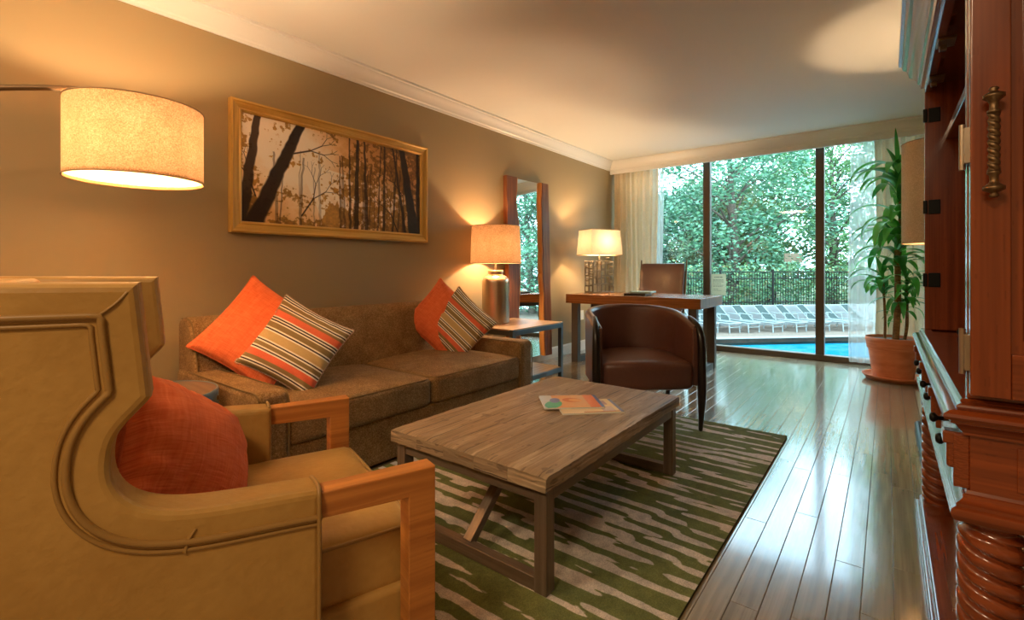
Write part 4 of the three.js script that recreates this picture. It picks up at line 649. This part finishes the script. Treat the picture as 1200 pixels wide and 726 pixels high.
// ---------------------------------------------------------------- outdoors: pool terrace, fence, trees (turned against the room)
const TURN = 0.775, GY = -1.25;
const out = (e, y, d) => [Math.cos(TURN) * e - Math.sin(TURN) * d, y, -Math.sin(TURN) * e - Math.cos(TURN) * d];   // e to the right, d away
const PD0 = 9.0, PD1 = 14.75, PE0 = -2, PE1 = 26;
const deckMat = std({ map: tex(256, 256, (u, v) => mixc([102, 86, 72], [126, 108, 92], fbm(u, v, 12, 12, 4, 701)), [1, 1]), roughness: 0.9 });
const place = (o) => { o.rotation.y = TURN; return o; };
{
  const deck = place(struct('ground_terrace', boxUV(merge([box(-30, 40, GY - 0.2, GY, -18.4, -PD1, 0), box(-30, 40, GY - 0.2, GY, -PD0, -3.2, 0), box(-30, PE0, GY - 0.2, GY, -PD1, -PD0, 0), box(PE1, 40, GY - 0.2, GY, -PD1, -PD0, 0)]), 'x'), deckMat, 'pale concrete terrace around the pool', 'terrace'));
  part('coping', merge([box(PE0 - 0.05, PE1 + 0.05, GY, GY + 0.03, -PD1 - 0.3, -PD1 + 0.02, 0.01), box(PE0 - 0.05, PE1 + 0.05, GY, GY + 0.03, -PD0 - 0.02, -PD0 + 0.3, 0.01)]), std({ color: 0x84827a, roughness: 0.8 }), deck);
  place(struct('ground_lawn', box(-90, 110, GY - 0.4, GY - 0.06, -110, -18.4, 0), std({ color: 0x46552c, roughness: 1 }), 'dark green ground beyond the fence', 'ground'));
  const pool = thing('swimming_pool', 'turquoise swimming pool below the window', 'pool', [0, 0, 0], TURN);
  const pm = std({ color: new THREE.Color().setRGB(0.01, 0.28, 0.32), roughness: 0.6 });
  part('basin', merge([box(PE0, PE1, GY - 1.3, GY - 1.2, -PD1, -PD0, 0), box(PE0, PE1, GY - 1.2, GY, -PD1 - 0.05, -PD1, 0), box(PE0, PE1, GY - 1.2, GY, -PD0, -PD0 + 0.05, 0), box(PE0 - 0.05, PE0, GY - 1.2, GY, -PD1, -PD0, 0), box(PE1, PE1 + 0.05, GY - 1.2, GY, -PD1, -PD0, 0)]), pm, pool);
  const wg = grid(90, 40, (u, v) => [lerp(PE0, PE1, u), GY - 0.12 + 0.012 * (fbm(u, v, 60, 16, 2, 711) - 0.5), lerp(-PD1, -PD0, v)]); wg.index.array.reverse(); wg.computeVertexNormals();
  part('water', wg, phys({ color: 0xb8f0ff, transmission: 1, thickness: 0, roughness: 0.0, ior: 1.33, specularIntensity: 0.35 }), pool);
  place(struct('wall_garden', box(-30, 40, GY - 0.1, GY + 0.8, -18.45, -18.2, 0.02), std({ color: 0x949592, roughness: 0.85 }), 'low white wall behind the pool loungers', 'wall'));
}
{ // loungers
  const fm = std({ color: 0x8c9490, roughness: 0.45 }), sm = std({ map: weave([50, 64, 60], 12, 721, 96), roughness: 0.8 });
  const proto = thing('pool_lounger', 'white-framed pool lounger with a grey-green sling seat before the low white wall', 'lounger', [0, 0, 0], 0, 'loungers in a row along the low white wall');
  const back = (x, t) => V(x, 0.34 + 0.5 * t, -0.35 - 0.52 * t), seat = (x, t) => V(x, 0.34 + (t < 0.15 ? 0 : 0), -0.35 + 1.3 * t);
  part('side_rail', merge([-1, 1].map((s) => merge([rod(seat(s * 0.31, 0), seat(s * 0.31, 1), 0.022), rod(back(s * 0.31, 0), back(s * 0.29, 1), 0.02)]))), fm, proto);
  part('cross_rail', merge([rod(seat(-0.31, 1), seat(0.31, 1), 0.022), rod(back(-0.29, 1), back(0.29, 1), 0.02), rod(V(-0.31, 0.2, 0.9), V(0.31, 0.2, 0.9), 0.015)]), fm, proto);
  part('sling_back', grid(2, 8, (u, v) => { const p = back((u - 0.5) * 0.58, v); return [p.x, p.y - 0.015 * Math.sin(v * 3.14), p.z]; }), sm, proto);
  part('sling_seat', grid(2, 10, (u, v) => { const p = seat((u - 0.5) * 0.6, v); return [p.x, p.y + 0.01 - 0.02 * Math.sin(v * 3.14), p.z]; }), sm, proto); sm.side = THREE.DoubleSide;
  for (const s of [-1, 1]) { part('leg', rod(V(s * 0.31, 0, 0.9), V(s * 0.31, 0.34, 0.88), 0.022), fm, proto); part('leg', rod(V(s * 0.31, 0, -0.42), V(s * 0.31, 0.34, -0.35), 0.022), fm, proto); part('arm', merge([rod(V(s * 0.32, 0.34, 0.1), V(s * 0.33, 0.56, 0.05), 0.016), rod(V(s * 0.33, 0.56, 0.08), V(s * 0.32, 0.58, -0.5), 0.018)]), fm, proto); }
  [786, 812, 836, 859, 885, 912, 938, 963, 989, 1016].forEach((px, i) => {
    const q = (px - 600) / FOCAL, t = 17.0 / (0.993 - 0.115 * q), e = (0.115 + 0.993 * q) * t, o = i ? proto.clone() : proto;
    if (i) { o.name = numbered('pool_lounger'); scene.add(o); } o.scale.x = 0.86; o.position.set(...out(e, GY, 17.0)); o.rotation.y = TURN + 0.35 + (rnd() - 0.5) * 0.1;
  });
}
{ // fence
  const o = thing('pool_fence', 'black metal picket fence standing behind the low white wall', 'fence', [0, 0, 0], TURN), d = -18.62, top = 0.93;
  for (let e = -10; e <= 36; e += 2.3) part('post', box(e - 0.035, e + 0.035, GY - 0.05, top + 0.06, d - 0.035, d + 0.035, 0.004, 1), mat.blackMetal, o);
  for (const y of [top - 0.04, top - 0.3, -0.35]) part('rail', box(-10, 36, y - 0.02, y + 0.02, d - 0.02, d + 0.02, 0.003, 1), mat.blackMetal, o);
  const pk = new THREE.InstancedMesh(new THREE.BoxGeometry(0.018, top - GY - 0.1, 0.018), mat.blackMetal, 400), m = new THREE.Matrix4();
  for (let i = 0; i < 400; i++) pk.setMatrixAt(i, m.makeTranslation(-10 + i * 0.115, (top + GY) / 2 - 0.02, d));
  pk.name = 'picket'; pk.userData = { kind: 'stuff' }; o.add(pk);
}
// foliage: leaves as instances, bent diamond shapes
const leafTri = (() => { const g = new THREE.BufferGeometry(); g.setAttribute('position', new THREE.Float32BufferAttribute([0, 0, 0, 0.32, 0.04, 0.45, 0, -0.02, 1, 0, 0, 0, 0, -0.02, 1, -0.32, 0.04, 0.45], 3)); g.computeVertexNormals(); return g; })();
const leafMat = phys({ color: 0xffffff, roughness: 0.55, transmission: 0.3, thickness: 0, side: THREE.DoubleSide });
function foliage(spots, per, size, cols, spread) {           // spots: [x, y, z, radius]
  const n = spots.length * per, im = new THREE.InstancedMesh(leafTri, leafMat, n), m = new THREE.Matrix4(), q = new THREE.Quaternion(), c = new THREE.Color(); let k = 0;
  for (const [x, y, z, r] of spots) {
    const tone = rnd();
    for (let i = 0; i < per; i++) {
      const a = rnd() * 6.283, b = Math.acos(rr(-1, 1)), R = r * Math.pow(rnd(), 0.42); const s = size * rr(0.6, 1.3);
      q.setFromEuler(new THREE.Euler(rr(-0.9, 0.9), rnd() * 6.283, rr(-0.9, 0.9)));
      m.compose(V(x + R * Math.sin(b) * Math.cos(a), y + R * 0.75 * Math.cos(b), z + R * Math.sin(b) * Math.sin(a)), q, V(s, s, s)); im.setMatrixAt(k, m);
      const col = cols[Math.floor(rnd() * cols.length)]; c.setRGB(col[0], col[1], col[2]).multiplyScalar(0.68 + 0.28 * tone + 0.24 * rnd()); im.setColorAt(k, c); k++;
    }
  }
  im.name = 'foliage'; im.userData = { kind: 'stuff' }; return im;
}
const barkOut = std({ map: tex(64, 256, (u, v) => mixc([54, 46, 40], [120, 106, 92], fbm(u, v, 12, 10, 4, 731)), [3, 0.6]), roughness: 1 });
const greens = [[[0.13, 0.32, 0.18], [0.18, 0.38, 0.2], [0.095, 0.26, 0.15]], [[0.16, 0.34, 0.12], [0.2, 0.38, 0.13], [0.11, 0.27, 0.1]], [[0.06, 0.19, 0.11], [0.08, 0.23, 0.13], [0.05, 0.15, 0.09]], [[0.2, 0.28, 0.08], [0.26, 0.27, 0.09], [0.13, 0.26, 0.09]]];
function tree(label, e, d, h, crownR, low, kind, clusters, per, size = 0.2) {
  const o = thing('tree', label, 'tree', out(e, GY - 0.1, d), 0, 'trees beyond the pool fence'), lean = rr(-0.4, 0.4);
  const tp = V(lean, h * 0.82, rr(-0.3, 0.3));
  part('trunk', boxUV(taperTube([V(0, 0, 0), V(lean * 0.3 + 0.1, h * 0.3, 0), V(lean * 0.6, h * 0.6, 0.1), tp], [0.03 * h, 0.022 * h, 0.014 * h, 0.005 * h], 20, 9), 'y'), barkOut, o);
  const spots = [], br = [];
  for (let i = 0; i < clusters; i++) {
    const v = Math.pow((i + rnd()) / clusters, 0.85), y = lerp(low, h, v), prof = Math.pow(Math.sin(Math.PI * clamp(0.14 + 0.8 * v)), 0.7), a = i * 2.399 + rr(-0.4, 0.4), R = crownR * prof * Math.sqrt(rr(0.12, 1));
    const p = V(tp.x * y / h + R * Math.cos(a), y, R * Math.sin(a)); spots.push([p.x, p.y, p.z, rr(0.55, 1.0) * crownR * 0.3]);
    if (i % 3 === 0) { const y0 = Math.max(h * 0.15, y - R * 0.6 - 0.3); br.push(taperTube([V(tp.x * y0 / h * 0.8, y0, 0), V(p.x * 0.5, (y0 + y) / 2 + 0.15, p.z * 0.5), p], [0.011 * h * (1 - 0.6 * v), 0.006 * h * (1 - 0.5 * v), 0.002 * h], 8, 6)); }
  }
  if (br.length) part('branches', boxUV(merge(br), 'y'), barkOut, o);
  o.add(foliage(spots, per, size, greens[kind])); return o;
}
tree('tall broad tree with a thick forked trunk standing behind the pool fence', 14.2, 23.5, 11.5, 4.3, 1.3, 0, 118, 118, 0.21);
tree('bright green rounded tree standing beside the beige drape side of the fence', 6.6, 23, 9.2, 2.6, 0.95, 1, 75, 118, 0.19);
tree('slim dark conical tree rising behind the bright green rounded tree', 9.2, 28, 13, 2.6, 1, 2, 87, 118, 0.21);
tree('yellowish green bushy tree leaning over the hedge', 17.4, 28.6, 7.4, 3.0, 0.8, 3, 87, 112, 0.19);
tree('leafy tree with a light crown seen beside the sheer curtain', 20.6, 24.5, 10.5, 3.6, 1.1, 1, 100, 118, 0.2);
tree('dark green dense tree in the second row beyond the fence', 15.6, 31, 7.4, 4.2, 1.1, 2, 100, 118, 0.25);
tree('tall pale tree in the second row beyond the fence', 21.5, 31, 12, 4.2, 1.1, 0, 100, 118, 0.25);
tree('low spreading tree half hidden behind the desk chair', 3.2, 27, 7.4, 3.4, 0.7, 0, 75, 118, 0.24);
tree('mid green tree at the far end of the pool fence', 24.8, 24.5, 10.5, 3.8, 0.8, 0, 100, 118, 0.21);
tree('olive tree with a low crown beyond the far pool corner', 30, 22, 10, 4.2, 0.6, 3, 100, 112, 0.24);
tree('tall shade tree standing past the end of the pool', 30.5, 14.5, 11, 4.4, 0.7, 1, 118, 125, 0.24);
tree('deep green tree standing past the end of the pool beside the wall', 31.5, 7.5, 11, 4.4, 0.5, 0, 118, 125, 0.24);
tree('wide bushy tree standing past the pool close to the building', 33.5, 1, 11, 4.6, 0.5, 1, 118, 125, 0.24);
tree('distant dark tree closing the view in the third row', 12, 40, 12, 5.2, 0.5, 2, 93, 118, 0.34);
tree('distant round tree closing the view in the third row', 22, 41, 9.5, 5.6, 0.5, 0, 93, 118, 0.34);
tree('distant low tree closing the view in the third row', 3, 42, 9, 5.4, 0.4, 2, 87, 112, 0.34);
tree('dense tall tree growing behind the pool end seen in the mirror', 36, 10.5, 12, 5.0, 0.5, 2, 120, 133, 0.26);
tree('dense round tree growing behind the pool end beside the building', 41.5, 3, 11, 5.0, 0.5, 0, 120, 133, 0.26);
tree('broad leafy tree growing far behind the pool end', 44, 14, 14, 6.0, 0.5, 1, 120, 133, 0.3);
{
  const spots = []; for (let e = -6; e < 36; e += 0.42) for (let k = 0; k < 4; k++) spots.push([e + rr(-0.2, 0.2), GY + 0.35 + k * 0.62 + rr(-0.15, 0.15), -19.5 - rnd() * 1.1, rr(0.4, 0.62)]);
  const h = foliage(spots, 95, 0.13, [...greens[0], ...greens[1], [0.3, 0.26, 0.09]]); h.name = 'hedge'; h.rotation.y = TURN; h.userData = { kind: 'stuff', label: 'dense green hedge growing behind the black pool fence', category: 'hedge' }; scene.add(h);
}
{ const o = thing('sign_board', 'tan rectangular board on posts beyond the hedge', 'sign', out(15.9, GY, 21.3), TURN); part('board', box(-0.45, 0.45, 2.55, 3.0, -0.03, 0.03, 0.01), std({ color: 0x7c6650, roughness: 0.8 }), o); for (const s of [-0.3, 0.3]) part('post', box(s - 0.04, s + 0.04, 0, 2.6, -0.1, -0.03, 0.005), barkOut, o); }

scene.traverse((o) => { if (o.isMesh) { o.castShadow = true; o.receiveShadow = true; } });
renderer.render(scene, camera);
